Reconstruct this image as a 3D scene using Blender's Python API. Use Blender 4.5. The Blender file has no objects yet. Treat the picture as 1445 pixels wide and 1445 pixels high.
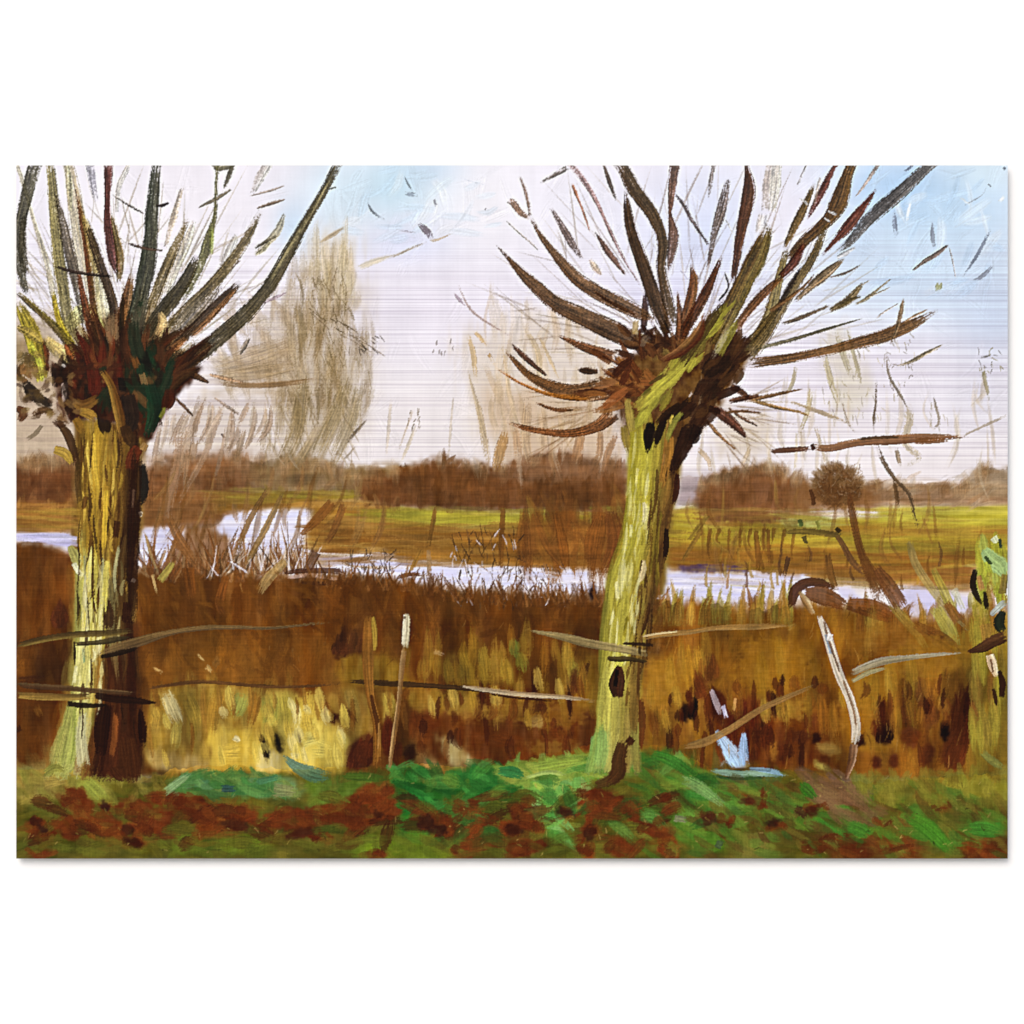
# A brushed-metal art print (100 x 70 cm, unframed) fixed a finger's breadth off a
# white wall in daylight.  The picture on it is built stroke by stroke: an ink
# layer on the sheet, and brush strokes of many thin bristle ribbons lying over it.
import bpy, math, random
import numpy as np

rng = np.random.default_rng(7)
random.seed(7)
scn = bpy.context.scene
COL = scn.collection

# ------------------------------------------------------------------ helpers
S = 1.0 / 1400.0                  # metres per picture unit (the sheet is 1400 x 980 units)
X0, X1, Y0, Y1 = 23.0, 1422.0, 233.5, 1211.5
CX, CY = 722.5, 722.5
HC = 1.5                          # height of the sheet's centre above the floor
KR, KG, KB = 1.26, 1.24, 1.22     # light reaching the sheet (pigment -> picture value)


def hx(s):
    s = s.lstrip('#')
    return np.array([int(s[i:i + 2], 16) / 255.0 for i in (0, 2, 4)])


def to_lin(c):
    c = np.clip(c, 0, 1)
    return np.where(c <= 0.04045, c / 12.92, ((c + 0.055) / 1.055) ** 2.4)


def link(o, parent=None):
    COL.objects.link(o)
    if parent:
        o.parent = parent
    return o


def tag(o, label=None, cat=None, kind=None, group=None):
    if label: o['label'] = label
    if cat: o['category'] = cat
    if kind: o['kind'] = kind
    if group: o['group'] = group
    return o


# ------------------------------------------------------------------ materials
def nodes(name):
    m = bpy.data.materials.new(name)
    m.use_nodes = True
    nt = m.node_tree
    return m, nt, nt.nodes['Principled BSDF']


def printed_ink(name):
    """Ink on brushed metal: the printed colour, the canvas threads of the painted
    original, and the long grain of the brushed sheet where ink is thin, with its reflected glow painted in as streaks."""
    m, nt, b = nodes(name)
    N, Lk = nt.nodes, nt.links
    tc = N.new('ShaderNodeTexCoord')
    at = N.new('ShaderNodeAttribute'); at.attribute_name = 'Pigment'
    col = at.outputs['Color']

    def noise(sx, sz, detail, rgh=0.5):
        mp = N.new('ShaderNodeMapping')
        mp.inputs['Scale'].default_value = (sx, 1.0, sz)
        Lk.new(tc.outputs['Object'], mp.inputs['Vector'])
        n = N.new('ShaderNodeTexNoise')
        n.inputs['Scale'].default_value = 1.0
        n.inputs['Detail'].default_value = detail
        n.inputs['Roughness'].default_value = rgh
        Lk.new(mp.outputs['Vector'], n.inputs['Vector'])
        return n.outputs['Fac']

    def math_(op, a, bb, clamp=False):
        n = N.new('ShaderNodeMath'); n.operation = op; n.use_clamp = clamp
        for i, v in enumerate((a, bb)):
            if isinstance(v, (int, float)): n.inputs[i].default_value = v
            else: Lk.new(v, n.inputs[i])
        return n.outputs[0]

    def smooth(v, a, bb):
        n = N.new('ShaderNodeMapRange'); n.interpolation_type = 'SMOOTHSTEP'
        Lk.new(v, n.inputs['Value']); n.inputs['From Min'].default_value = a; n.inputs['From Max'].default_value = bb
        return n.outputs[0]

    bw = N.new('ShaderNodeRGBToBW'); Lk.new(col, bw.inputs[0])
    ink = math_('SUBTRACT', 1.0, smooth(bw.outputs[0], 0.15, 0.62))        # 1 = heavy ink, 0 = almost bare metal
    th = math_('ADD', math_('SUBTRACT', noise(430, 30, 1), 0.5), math_('SUBTRACT', noise(30, 430, 1), 0.5))
    mo = math_('SUBTRACT', noise(330, 330, 2, 0.65), 0.5)
    f = math_('ADD', math_('MULTIPLY', th, 0.50), math_('MULTIPLY', mo, 0.42))
    f = math_('ADD', math_('MULTIPLY', f, math_('ADD', math_('MULTIPLY', ink, 0.88), 0.12)), 1.0)
    mul = N.new('ShaderNodeVectorMath'); mul.operation = 'SCALE'
    Lk.new(col, mul.inputs[0]); Lk.new(f, mul.inputs['Scale'])
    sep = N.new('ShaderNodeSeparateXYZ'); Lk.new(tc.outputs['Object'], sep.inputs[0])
    bd = math_('MULTIPLY', smooth(sep.outputs['Z'], 0.665, 0.56), smooth(sep.outputs['Z'], 0.10, 0.46))  # mid-height band: the metal's reflected glow is painted in as streaks
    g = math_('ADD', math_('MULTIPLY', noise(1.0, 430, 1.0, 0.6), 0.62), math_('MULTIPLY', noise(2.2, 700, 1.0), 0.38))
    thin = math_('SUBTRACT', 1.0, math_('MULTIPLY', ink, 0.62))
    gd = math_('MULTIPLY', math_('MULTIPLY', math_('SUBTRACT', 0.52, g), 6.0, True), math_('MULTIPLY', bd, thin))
    gl = math_('MULTIPLY', math_('MULTIPLY', math_('SUBTRACT', g, 0.54), 7.0, True), math_('MULTIPLY', bd, thin))  # pale grain lines, imitating glints off the brushed metal in the base colour
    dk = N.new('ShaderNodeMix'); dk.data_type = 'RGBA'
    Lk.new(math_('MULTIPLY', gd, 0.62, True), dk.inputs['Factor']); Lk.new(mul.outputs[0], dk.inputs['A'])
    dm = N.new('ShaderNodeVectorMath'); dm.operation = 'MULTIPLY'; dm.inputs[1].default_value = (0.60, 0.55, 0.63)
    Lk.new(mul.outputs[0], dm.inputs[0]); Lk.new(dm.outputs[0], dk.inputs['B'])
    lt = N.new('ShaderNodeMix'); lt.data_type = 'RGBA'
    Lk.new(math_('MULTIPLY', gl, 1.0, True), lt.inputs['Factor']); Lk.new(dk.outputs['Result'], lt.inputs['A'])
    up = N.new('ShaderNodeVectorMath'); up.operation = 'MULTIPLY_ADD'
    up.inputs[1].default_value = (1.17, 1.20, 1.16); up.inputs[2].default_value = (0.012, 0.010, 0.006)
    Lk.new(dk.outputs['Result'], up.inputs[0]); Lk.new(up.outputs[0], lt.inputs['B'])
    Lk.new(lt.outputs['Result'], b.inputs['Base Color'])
    b.inputs['Roughness'].default_value = 0.5
    b.inputs['Specular IOR Level'].default_value = 0.04
    return m


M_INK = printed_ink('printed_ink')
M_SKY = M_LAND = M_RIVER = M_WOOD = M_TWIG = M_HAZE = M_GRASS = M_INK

# ------------------------------------------------------------------ canvas (numpy)
W, H = 1400, 980
yy, xx = np.mgrid[0:H, 0:W].astype(np.float32)
xx += 23; yy += 233
CAN = np.zeros((H, W, 3), np.float32)
REG = np.zeros((H, W), np.int8)          # 0 sky 1 wood 2 field 3 river 4 reeds 5 grass


def fbm(cx, cy, oct=2, seed=None, shape=(H, W)):
    r = np.random.default_rng(seed) if seed is not None else rng
    out = np.zeros(shape, np.float32); tot = 0; amp = 1
    for o in range(oct):
        gx, gy = int(shape[1] / cx) + 3, int(shape[0] / cy) + 3
        g = r.random((gy, gx)).astype(np.float32)
        px = np.arange(shape[1]) / cx; py = np.arange(shape[0]) / cy
        ix = px.astype(int); iy = py.astype(int)
        fx = px - ix; fy = py - iy
        fx = (fx * fx * (3 - 2 * fx))[None, :]; fy = (fy * fy * (3 - 2 * fy))[:, None]
        a = g[np.ix_(iy, ix)]; b = g[np.ix_(iy, ix + 1)]
        c = g[np.ix_(iy + 1, ix)]; d = g[np.ix_(iy + 1, ix + 1)]
        out += amp * ((a * (1 - fx) + b * fx) * (1 - fy) + (c * (1 - fx) + d * fx) * fy)
        tot += amp; amp *= 0.5; cx = max(cx / 2, 1.5); cy = max(cy / 2, 1.5)
    return out / tot - 0.5


def blur(m, r):
    if r < 1: return m
    k = int(r * 2.5) + 1
    g = np.exp(-0.5 * (np.arange(-k, k + 1) / r) ** 2).astype(np.float32); g /= g.sum()
    p = np.pad(m, k, mode='edge')
    out = np.zeros((p.shape[0], m.shape[1]), np.float32)
    for i in range(2 * k + 1): out += g[i] * p[:, i:i + m.shape[1]]
    o2 = np.zeros_like(m)
    for i in range(2 * k + 1): o2 += g[i] * out[i:i + m.shape[0], :]
    return o2


def polymask(pts, r, amp, ncx, ncy):
    pts = np.array(pts, float)
    pts[pts[:, 0] <= 24, 0] = -60; pts[pts[:, 0] >= 1421, 0] = 1510; pts[pts[:, 1] >= 1211, 1] = 1300
    pad = int(r * 3 + 14)
    ax = max(int(pts[:, 0].min()) - 23 - pad, 0); bx = max(min(int(pts[:, 0].max()) - 23 + pad, W), 1)
    ay = max(int(pts[:, 1].min()) - 233 - pad, 0); by = min(int(pts[:, 1].max()) - 233 + pad, H)
    sl = (slice(ay, by), slice(ax, bx))
    X, Y = xx[sl], yy[sl]
    ins = np.zeros(X.shape, bool)
    n = len(pts)
    for i in range(n):
        x1, y1 = pts[i]; x2, y2 = pts[(i + 1) % n]
        if y1 == y2: continue
        c = ((y1 > Y) != (y2 > Y)) & (X < (x2 - x1) * (Y - y1) / (y2 - y1) + x1)
        ins ^= c
    m = blur(ins.astype(np.float32), r)
    if amp:
        nz = fbm(ncx, ncy, 2, None, m.shape)
        m = m + amp * nz * np.minimum(1, 4 * m * (1 - m) + 0.0)
    return sl, np.clip(m, 0, 1)


def poly(pts, col, r=5, a=1.0, amp=0.8, nc=(9, 9), var=0.05, vc=(30, 8), reg=None, col2=None):
    """soft-edged patch of colour with a broken edge"""
    sl, m = polymask(pts, r, amp, *nc)
    c = np.broadcast_to(hx(col), m.shape + (3,)).astype(np.float32).copy()
    if col2:
        f = np.clip(fbm(vc[0], vc[1], 3, None, m.shape) * 2.2 + 0.5, 0, 1)[..., None]
        c = c * (1 - f) + hx(col2) * f
    c += (fbm(vc[0], vc[1], 3, None, m.shape) * var * 2)[..., None]
    mm = (m * a)[..., None]
    CAN[sl] = CAN[sl] * (1 - mm) + c * mm
    if reg is not None:
        R = REG[sl]; R[m > 0.5] = reg


def spot(x, y, w, h, col, ang=0, a=.85, r=3, amp=1.1):
    t = np.linspace(0, 2 * np.pi, 14, endpoint=False) + random.random()
    k = np.array([random.uniform(.8, 1.15) for _ in t]) * .5
    ca, sa = math.cos(math.radians(ang)), math.sin(math.radians(ang))
    px, py = np.cos(t) * w * k, np.sin(t) * h * k
    poly(list(zip(x + px * ca - py * sa, y + px * sa + py * ca)), col, r, a, amp, (6, 5), .05, (9, 7))


def glow(cx, cy, rx, ry, col, a):
    m = (a * np.exp(-((xx - cx) / rx) ** 2 - ((yy - cy) / ry) ** 2))[..., None]
    CAN[:] = CAN * (1 - m) + hx(col) * m


# ---- sky
CAN[:] = hx('#f3eff8')
t = np.clip((yy - 420) / 240, 0, 1)[..., None]
CAN[:] = CAN * (1 - t) + hx('#f1e9ea') * t
for a in [(230, 300, 190, 120, '#f8f3f9', .7), (560, 262, 90, 60, '#c9e4f3', .95), (470, 275, 50, 60, '#d6eaf6', .7),
          (415, 320, 28, 40, '#cfe4f8', .8), (610, 240, 40, 26, '#c6ddf2', .7), (650, 300, 60, 60, '#f7f7fd', .7),
          (575, 345, 60, 30, '#dde2fa', .7), (700, 280, 50, 70, '#fbf8fd', .7), (800, 290, 70, 60, '#f5f3fd', .6),
          (1000, 330, 110, 90, '#d9e1fb', .75), (960, 420, 120, 40, '#e2e0f8', .7),
          (1330, 290, 190, 110, '#c6e0f6', .95), (1250, 262, 90, 40, '#b7d6f6', .8), (1200, 320, 40, 50, '#c3dcf7', .7),
          (1390, 240, 50, 30, '#d8ebf5', .7), (1300, 400, 180, 70, '#cfe3f6', .75), (1400, 455, 70, 60, '#c3d2ea', .7),
          (1140, 290, 60, 60, '#f1ecf8', .7), (1090, 300, 40, 80, '#f3edf6', .6), (1150, 520, 260, 60, '#ebe4ef', .6),
          (620, 430, 200, 70, '#f0e9f4', .5), (1390, 560, 90, 60, '#e2e0ea', .6), (650, 590, 260, 60, '#f4ece8', .5)]:
    glow(*a)
CAN += (fbm(60, 30, 3, 11) * 0.05)[..., None]
CAN += (fbm(14, 120, 2, 12) * 0.03)[..., None]

poly([(23, 420), (70, 440), (110, 520), (110, 660), (23, 660)], '#bda583', 14, .75, 1.2, (16, 40), .07, (20, 40))
poly([(23, 470), (60, 480), (80, 520), (70, 560), (23, 560)], '#8a6f44', 9, .7, 1.2, (10, 20), .08, (10, 20))
# ---- hazy bare trees dissolving into the sky (soft stains under the strokes)
poly([(395, 470), (440, 420), (500, 400), (510, 480), (508, 560), (480, 640), (430, 665), (390, 660), (395, 560), (372, 500)], '#b09a78', 20, .6, 1.1, (10, 40), .08, (8, 50))
poly([(300, 505), (400, 490), (420, 545), (400, 560), (280, 548)], '#b39b80', 14, .65, 1.0, (40, 8))
poly([(440, 330), (500, 340), (505, 420), (440, 430)], '#d8c8ac', 18, .6, 1.1, (8, 40))
poly([(380, 420), (430, 420), (430, 520), (360, 520)], '#cfbfae', 12, .6, 1.1, (8, 40))
poly([(230, 560), (380, 560), (390, 660), (210, 660)], '#d3c2b0', 14, .6, 1.3, (9, 60))
poly([(23, 500), (110, 520), (110, 660), (23, 660)], '#c9b39a', 12, .75, 1.2, (16, 40))
poly([(640, 480), (780, 430), (880, 470), (880, 650), (690, 650)], '#dccbb4', 16, .6, 1.3, (8, 60))
poly([(690, 540), (860, 560), (880, 660), (700, 660)], '#c9a884', 14, .6, 1.3, (10, 50))
poly([(1160, 470), (1200, 460), (1230, 560), (1180, 600)], '#d8cdb4', 8, .6, 1.3, (7, 40))
poly([(1020, 570), (1090, 590), (1080, 650), (1010, 640)], '#d9c8b0', 10, .7, 1.3, (10, 30))

# ---- far wood
poly([(23, 665), (60, 650), (110, 645), (110, 730), (23, 730)], '#6d3f1f', 4, 1, .9, (8, 8), .05, (12, 20), 1, '#5a3015')
poly([(195, 655), (240, 645), (330, 640), (372, 652), (372, 735), (195, 760)], '#946640', 8, 1, 1.0, (9, 14), .05, (14, 20), 1, '#774722')
poly([(355, 655), (420, 640), (480, 655), (500, 665), (505, 700), (355, 702)], '#907552', 7, 1, .9, (9, 9), .05, (12, 20), 1, '#7b6038')
poly([(480, 662), (560, 655), (600, 660), (606, 690), (500, 700)], '#9b7d52', 5, 1, .9, (10, 8), .05, (12, 20), 1, '#82602f')
poly([(500, 690), (520, 668), (552, 668), (585, 655), (628, 646), (668, 653), (700, 664), (728, 655), (770, 643), (800, 640), (840, 652), (890, 662),
      (890, 730), (700, 724), (600, 722), (505, 716)], '#6b3e1c', 6, 1, 1.0, (9, 9), .05, (10, 24), 1, '#57300f')
poly([(700, 664), (750, 640), (800, 640), (850, 652), (890, 650), (890, 672), (720, 680)], '#8b6243', 5, .8, 1.1, (6, 14), .05, (8, 24), 1)
poly([(955, 672), (1000, 668), (1000, 712), (955, 715)], '#b5a5ab', 6, 1, .6, (20, 6), .04, (30, 6), 1)
poly([(985, 690), (1005, 668), (1050, 660), (1085, 655), (1110, 672), (1142, 682), (1142, 760), (1000, 752), (990, 735), (978, 712)], '#7f5130', 5, 1, .9, (9, 9), .04, (10, 24), 1, '#6b3f1b')
poly([(1120, 690), (1220, 682), (1300, 682), (1422, 680), (1422, 716), (1120, 716)], '#a98360', 5, 1, .8, (24, 5), .05, (40, 6), 1, '#8f6a45')
poly([(1355, 690), (1372, 664), (1400, 660), (1422, 664), (1422, 700), (1345, 704)], '#a48a68', 4, .85, 1.0, (8, 8), .06, (8, 12), 1)
# ---- fields
poly([(23, 712), (110, 708), (110, 752), (23, 752)], '#8a5a26', 4, 1, .5, (40, 4), .06, (60, 4), 2, '#a87838')
poly([(195, 700), (330, 690), (330, 730), (195, 745)], '#8d5c30', 6, .7, .5, (30, 5), .05, (40, 6), 2)
poly([(310, 697), (400, 694), (500, 692), (505, 706), (420, 712), (310, 709)], '#8f8126', 3, 1, .7, (30, 4), .05, (40, 4), 2, '#7a6520')
poly([(300, 708), (500, 704), (640, 740), (890, 740), (890, 800), (560, 796), (430, 770), (440, 718), (300, 722)], '#9a6a26', 4, 1, .5, (40, 5), .06, (80, 5), 2, '#ad7f38')
poly([(505, 722), (560, 716), (700, 722), (890, 724), (890, 746), (620, 744), (540, 732)], '#9c942c', 3, 1, .7, (14, 5), .06, (40, 4), 2, '#b6aa3a')
poly([(430, 762), (520, 768), (545, 778), (530, 786), (440, 775)], '#c1a052', 3, .8, .7, (30, 4), .04, (40, 4), 2)
poly([(540, 778), (700, 770), (890, 775), (890, 800), (720, 800), (560, 790)], '#8d5a18', 5, .7, .6, (40, 5), .06, (60, 5), 2)
poly([(745, 730), (830, 726), (890, 760), (870, 800), (760, 795)], '#8a531e', 7, .7, .8, (12, 20), .05, (10, 40), 2)
poly([(940, 722), (980, 712), (1000, 742), (1422, 712), (1422, 800), (940, 800)], '#b0982c', 4, 1, .5, (60, 5), .06, (90, 5), 2, '#c2b23c')
poly([(940, 770), (1060, 768), (1200, 770), (1380, 775), (1380, 835), (940, 808)], '#8a551e', 6, .95, .7, (30, 6), .05, (70, 5), 2, '#9d6a24')
poly([(1240, 716), (1422, 712), (1422, 746), (1240, 744)], '#b5ab34', 3, .95, .5, (60, 4), .06, (80, 4), 2, '#ccc24a')
poly([(1150, 742), (1422, 744), (1422, 756), (1160, 756)], '#8d5e24', 4, .8, .8, (50, 4), .05, (60, 4), 2)
poly([(1230, 752), (1422, 756), (1400, 776), (1240, 776)], '#b39a33', 4, .6, .6, (60, 4), .05, (60, 4), 2)
poly([(1102, 732), (1145, 722), (1172, 732), (1180, 746), (1108, 747)], '#c6cc74', 3, 1, .7, (14, 5), .05, (14, 5), 2, '#b3b850')
# ---- river
poly([(23, 754), (100, 752), (106, 774), (80, 772), (50, 764), (23, 762)], '#d6d3ee', 2, 1, .6, (20, 4), .03, (50, 4), 3, '#c2bce2')
poly([(193, 746), (240, 744), (262, 752), (275, 780), (250, 790), (236, 802), (193, 798)], '#d5d2ec', 3, 1, .7, (10, 8), .03, (50, 4), 3, '#e6e2f2')
poly([(318, 726), (345, 720), (440, 720), (425, 755), (430, 775), (480, 784), (545, 776), (560, 790), (640, 794), (740, 800), (830, 806), (835, 838),
      (740, 836), (640, 828), (580, 822), (540, 812), (500, 808), (440, 806), (360, 812), (330, 790), (290, 800), (290, 760)], '#d9d7f0', 3, 1, .8, (9, 7), .03, (60, 4), 3, '#ebe6f2')
poly([(245, 770), (262, 745), (300, 738), (325, 760), (330, 812), (240, 812)], '#8a5c34', 5, .85, 1.4, (6, 14), .1, (6, 12), None, '#734618')
poly([(320, 780), (360, 775), (420, 785), (440, 806), (330, 815)], '#a5845c', 6, .7, 1.6, (5, 12), .1, (5, 10))
poly([(935, 806), (985, 808), (1050, 806), (1135, 812), (1160, 824), (1150, 840), (1090, 842), (1050, 858), (1000, 852), (935, 850)], '#d3d0ee', 4, 1, .9, (8, 10), .03, (50, 4), 3, '#e9e4f0')
poly([(955, 797), (1010, 795), (1050, 799), (1060, 806), (965, 807)], '#4c3a5e', 3, .85, 1.0, (8, 6), .06, (10, 6), 3)
poly([(1180, 828), (1205, 832), (1218, 852), (1185, 846)], '#d9d3ea', 3, 1, .9, (6, 10), .03, (20, 6), 3)
poly([(1250, 830), (1300, 830), (1372, 846), (1368, 868), (1330, 865), (1300, 872), (1262, 850)], '#d2cce8', 4, .95, 1.0, (9, 10), .04, (20, 6), 3)
# ---- reed bank
poly([(23, 768), (60, 766), (110, 785), (150, 800), (190, 806), (190, 1100), (23, 1100)], '#6f3f14', 4, 1, .8, (10, 8), .06, (14, 50), 4, '#5c300c')
poly([(185, 806), (240, 798), (300, 806), (360, 810), (420, 812), (500, 812), (560, 818), (640, 832), (740, 838), (930, 848),
      (930, 1100), (185, 1100)], '#6c3f14', 5, 1, .9, (8, 9), .06, (14, 60), 4, '#562c08')
poly([(925, 852), (985, 850), (1060, 862), (1130, 850), (1180, 855), (1260, 862), (1300, 872), (1422, 866), (1422, 1110), (925, 1100)], '#8a5818', 6, 1, 1.0, (8, 14), .07, (12, 60), 4, '#6d3c0e')
poly([(195, 880), (400, 885), (500, 900), (500, 970), (195, 965)], '#7c4a15', 16, .7, .5, (12, 30), .05, (12, 40))
poly([(23, 905), (105, 905), (100, 970), (23, 970)], '#3a1f0c', 7, .8, .8, (14, 20), .04, (10, 40))
poly([(23, 925), (45, 920), (45, 958), (23, 958)], '#8b5218', 5, .8, .6)
poly([(200, 930), (300, 900), (380, 930), (380, 966), (210, 962)], '#8f5c1e', 12, .7, .8)
poly([(215, 975), (262, 968), (300, 965), (320, 1000), (300, 1085), (205, 1078)], '#c0a047', 5, 1, 1.0, (8, 20), .07, (7, 30), None, '#a07c2c')
poly([(290, 968), (378, 968), (390, 1040), (378, 1085), (290, 1070)], '#b08a35', 6, .9, 1.0, (8, 20), .07, (7, 30), None, '#8f6420')
poly([(296, 1028), (350, 1030), (378, 1060), (375, 1088), (294, 1080)], '#d3b44c', 5, 1, .7, (10, 12), .05, (9, 20), None, '#c19e3a')
poly([(368, 978), (410, 972), (440, 1010), (490, 1040), (482, 1088), (368, 1086)], '#d2ba52', 5, 1, .9, (9, 14), .06, (9, 24), None, '#bda03c')
poly([(440, 985), (500, 968), (530, 1000), (520, 1050), (490, 1045), (460, 1020)], '#a98636', 6, .9, .9, (8, 18), .06, (8, 24), None, '#8a6420')
poly([(480, 925), (560, 930), (580, 970), (500, 975), (470, 955)], '#9a7424', 8, .75, .9, (9, 20), .05, (8, 24))
poly([(580, 972), (690, 975), (690, 1000), (640, 1010), (580, 1000)], '#93691f', 7, .8, .9, (9, 14), .05, (8, 24))
poly([(615, 930), (720, 920), (730, 965), (620, 965)], '#8d6a1e', 8, .8, 1.1, (8, 20), .05, (8, 24))
poly([(580, 1000), (840, 985), (840, 1060), (700, 1080), (590, 1075)], '#5f2d0d', 9, .75, .8, (12, 20), .05, (12, 24))
poly([(618, 1035), (648, 1045), (668, 1078), (640, 1082), (624, 1060)], '#cdbf86', 4, .95, .8, (7, 9), .05)
poly([(580, 1050), (610, 1070), (640, 1090), (640, 1100), (590, 1095)], '#b08a4a', 5, .8, .9)
poly([(795, 930), (848, 920), (842, 1000), (815, 1000)], '#a0721f', 7, .75, .9, (8, 20), .05, (8, 24))
poly([(905, 930), (1000, 920), (1010, 1060), (905, 1055)], '#a5701f', 10, .7, 1.0, (9, 26), .07, (8, 30), None, '#8a5515')
poly([(1060, 890), (1180, 880), (1185, 960), (1060, 985)], '#a06d18', 10, .7, 1.0, (9, 26), .07, (8, 30))
poly([(1060, 1015), (1160, 1005), (1175, 1090), (1080, 1085)], '#82420f', 8, .75, 1.0, (9, 20), .06, (8, 24))
poly([(1215, 1030), (1290, 1060), (1350, 1070), (1340, 1100), (1215, 1095)], '#9a5f1a', 8, .8, .8)
poly([(1345, 880), (1422, 870), (1422, 1110), (1365, 1100), (1372, 1000)], '#94842a', 8, .85, .9, (9, 30), .06, (8, 40), None, '#a8892c')
poly([(1000, 985), (1070, 990), (1075, 1075), (1015, 1060)], '#5c260c', 7, .8, 1.0, (7, 16), .05, (7, 24))
poly([(1016, 1042), (1030, 1048), (1045, 1035), (1052, 1050), (1058, 1083), (1035, 1084), (1020, 1068)], '#b0d0f0', 2.5, 1, .7, (6, 8), .03, (6, 12), 3)
# ---- near grass bank
poly([(23, 1092), (100, 1080), (200, 1100), (250, 1085), (300, 1080), (400, 1085), (480, 1085), (560, 1085), (600, 1075), (660, 1085), (720, 1075), (800, 1060), (850, 1050),
      (910, 1050), (960, 1060), (1000, 1085), (1080, 1088), (1130, 1085), (1200, 1105), (1300, 1100), (1422, 1085), (1422, 1212), (23, 1212)],
     '#5f571d', 5, 1, .9, (10, 8), .06, (26, 12), 5, '#4a4a17')
gp = [([(23, 1085), (110, 1075), (150, 1110), (60, 1130), (23, 1128)], '#968646'), ([(100, 1095), (150, 1090), (155, 1130), (120, 1135)], '#8d9440'),
      ([(232, 1108), (275, 1088), (330, 1090), (400, 1098), (400, 1124), (260, 1122)], '#3f7c50'), ([(235, 1118), (265, 1096), (285, 1100), (250, 1125)], '#74a082'),
      ([(360, 1098), (410, 1096), (430, 1115), (410, 1130), (360, 1120)], '#62825c'), ([(430, 1100), (500, 1095), (540, 1100), (500, 1125), (440, 1140)], '#5d7a2c'),
      ([(556, 1085), (600, 1078), (640, 1100), (740, 1085), (745, 1130), (650, 1125), (600, 1150), (560, 1140)], '#1f5f24'),
      ([(640, 1080), (690, 1076), (740, 1095), (700, 1115), (630, 1110)], '#2c7030'), ([(565, 1130), (610, 1128), (600, 1200), (560, 1190)], '#2f7427'),
      ([(700, 1080), (790, 1072), (850, 1060), (850, 1100), (740, 1105)], '#7c9a3c'), ([(740, 1098), (810, 1095), (810, 1120), (790, 1190), (770, 1170), (750, 1130)], '#57a048'),
      ([(770, 1098), (805, 1100), (800, 1122), (770, 1122)], '#82ae74'), ([(700, 1085), (738, 1086), (742, 1098), (705, 1102)], '#257040'),
      ([(835, 1030), (860, 1030), (852, 1085), (836, 1080)], '#7fae52'), ([(883, 1062), (905, 1060), (905, 1090), (885, 1095)], '#569040'),
      ([(908, 1055), (960, 1060), (1010, 1105), (1060, 1145), (1020, 1150), (950, 1100)], '#37752a'), ([(950, 1090), (1000, 1110), (1030, 1145), (980, 1130)], '#6e9a50'),
      ([(900, 1100), (990, 1140), (1060, 1190), (1000, 1205), (930, 1180)], '#4c7a26'), ([(1000, 1092), (1080, 1088), (1110, 1098), (1060, 1112), (1005, 1106)], '#48603c'),
      ([(1060, 1115), (1130, 1130), (1150, 1165), (1120, 1175), (1075, 1150)], '#4a8129'), ([(1128, 1103), (1150, 1105), (1160, 1130), (1135, 1128)], '#2f6a1c'),
      ([(1155, 1148), (1200, 1155), (1235, 1175), (1190, 1185), (1150, 1170)], '#427a2a'), ([(1150, 1100), (1215, 1108), (1240, 1160), (1190, 1160), (1150, 1125)], '#7c5c42'),
      ([(1205, 1110), (1300, 1100), (1330, 1130), (1260, 1140), (1210, 1130)], '#76752a'), ([(1270, 1125), (1310, 1150), (1350, 1190), (1340, 1208), (1290, 1170)], '#3f7a26'),
      ([(1300, 1095), (1422, 1090), (1422, 1140), (1340, 1130)], '#8c8730'), ([(1355, 1160), (1415, 1150), (1418, 1182), (1360, 1180)], '#3a7c2c'),
      ([(1170, 1188), (1290, 1180), (1340, 1212), (1170, 1212)], '#5a2d10'), ([(1356, 1184), (1422, 1178), (1422, 1212), (1356, 1212)], '#4a1f0a'),
      ([(250, 1180), (380, 1178), (380, 1206), (240, 1205)], '#5f7420'), ([(500, 1175), (570, 1180), (640, 1190), (640, 1212), (490, 1212)], '#687f22'),
      ([(880, 1135), (920, 1140), (930, 1170), (880, 1170)], '#6f7d2a'), ([(1040, 1180), (1080, 1180), (1110, 1212), (1040, 1212)], '#7c7a3c')]
for p, c in gp:
    poly(p, c, 5, .88, .9, (9, 8), .06, (10, 10))
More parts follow.
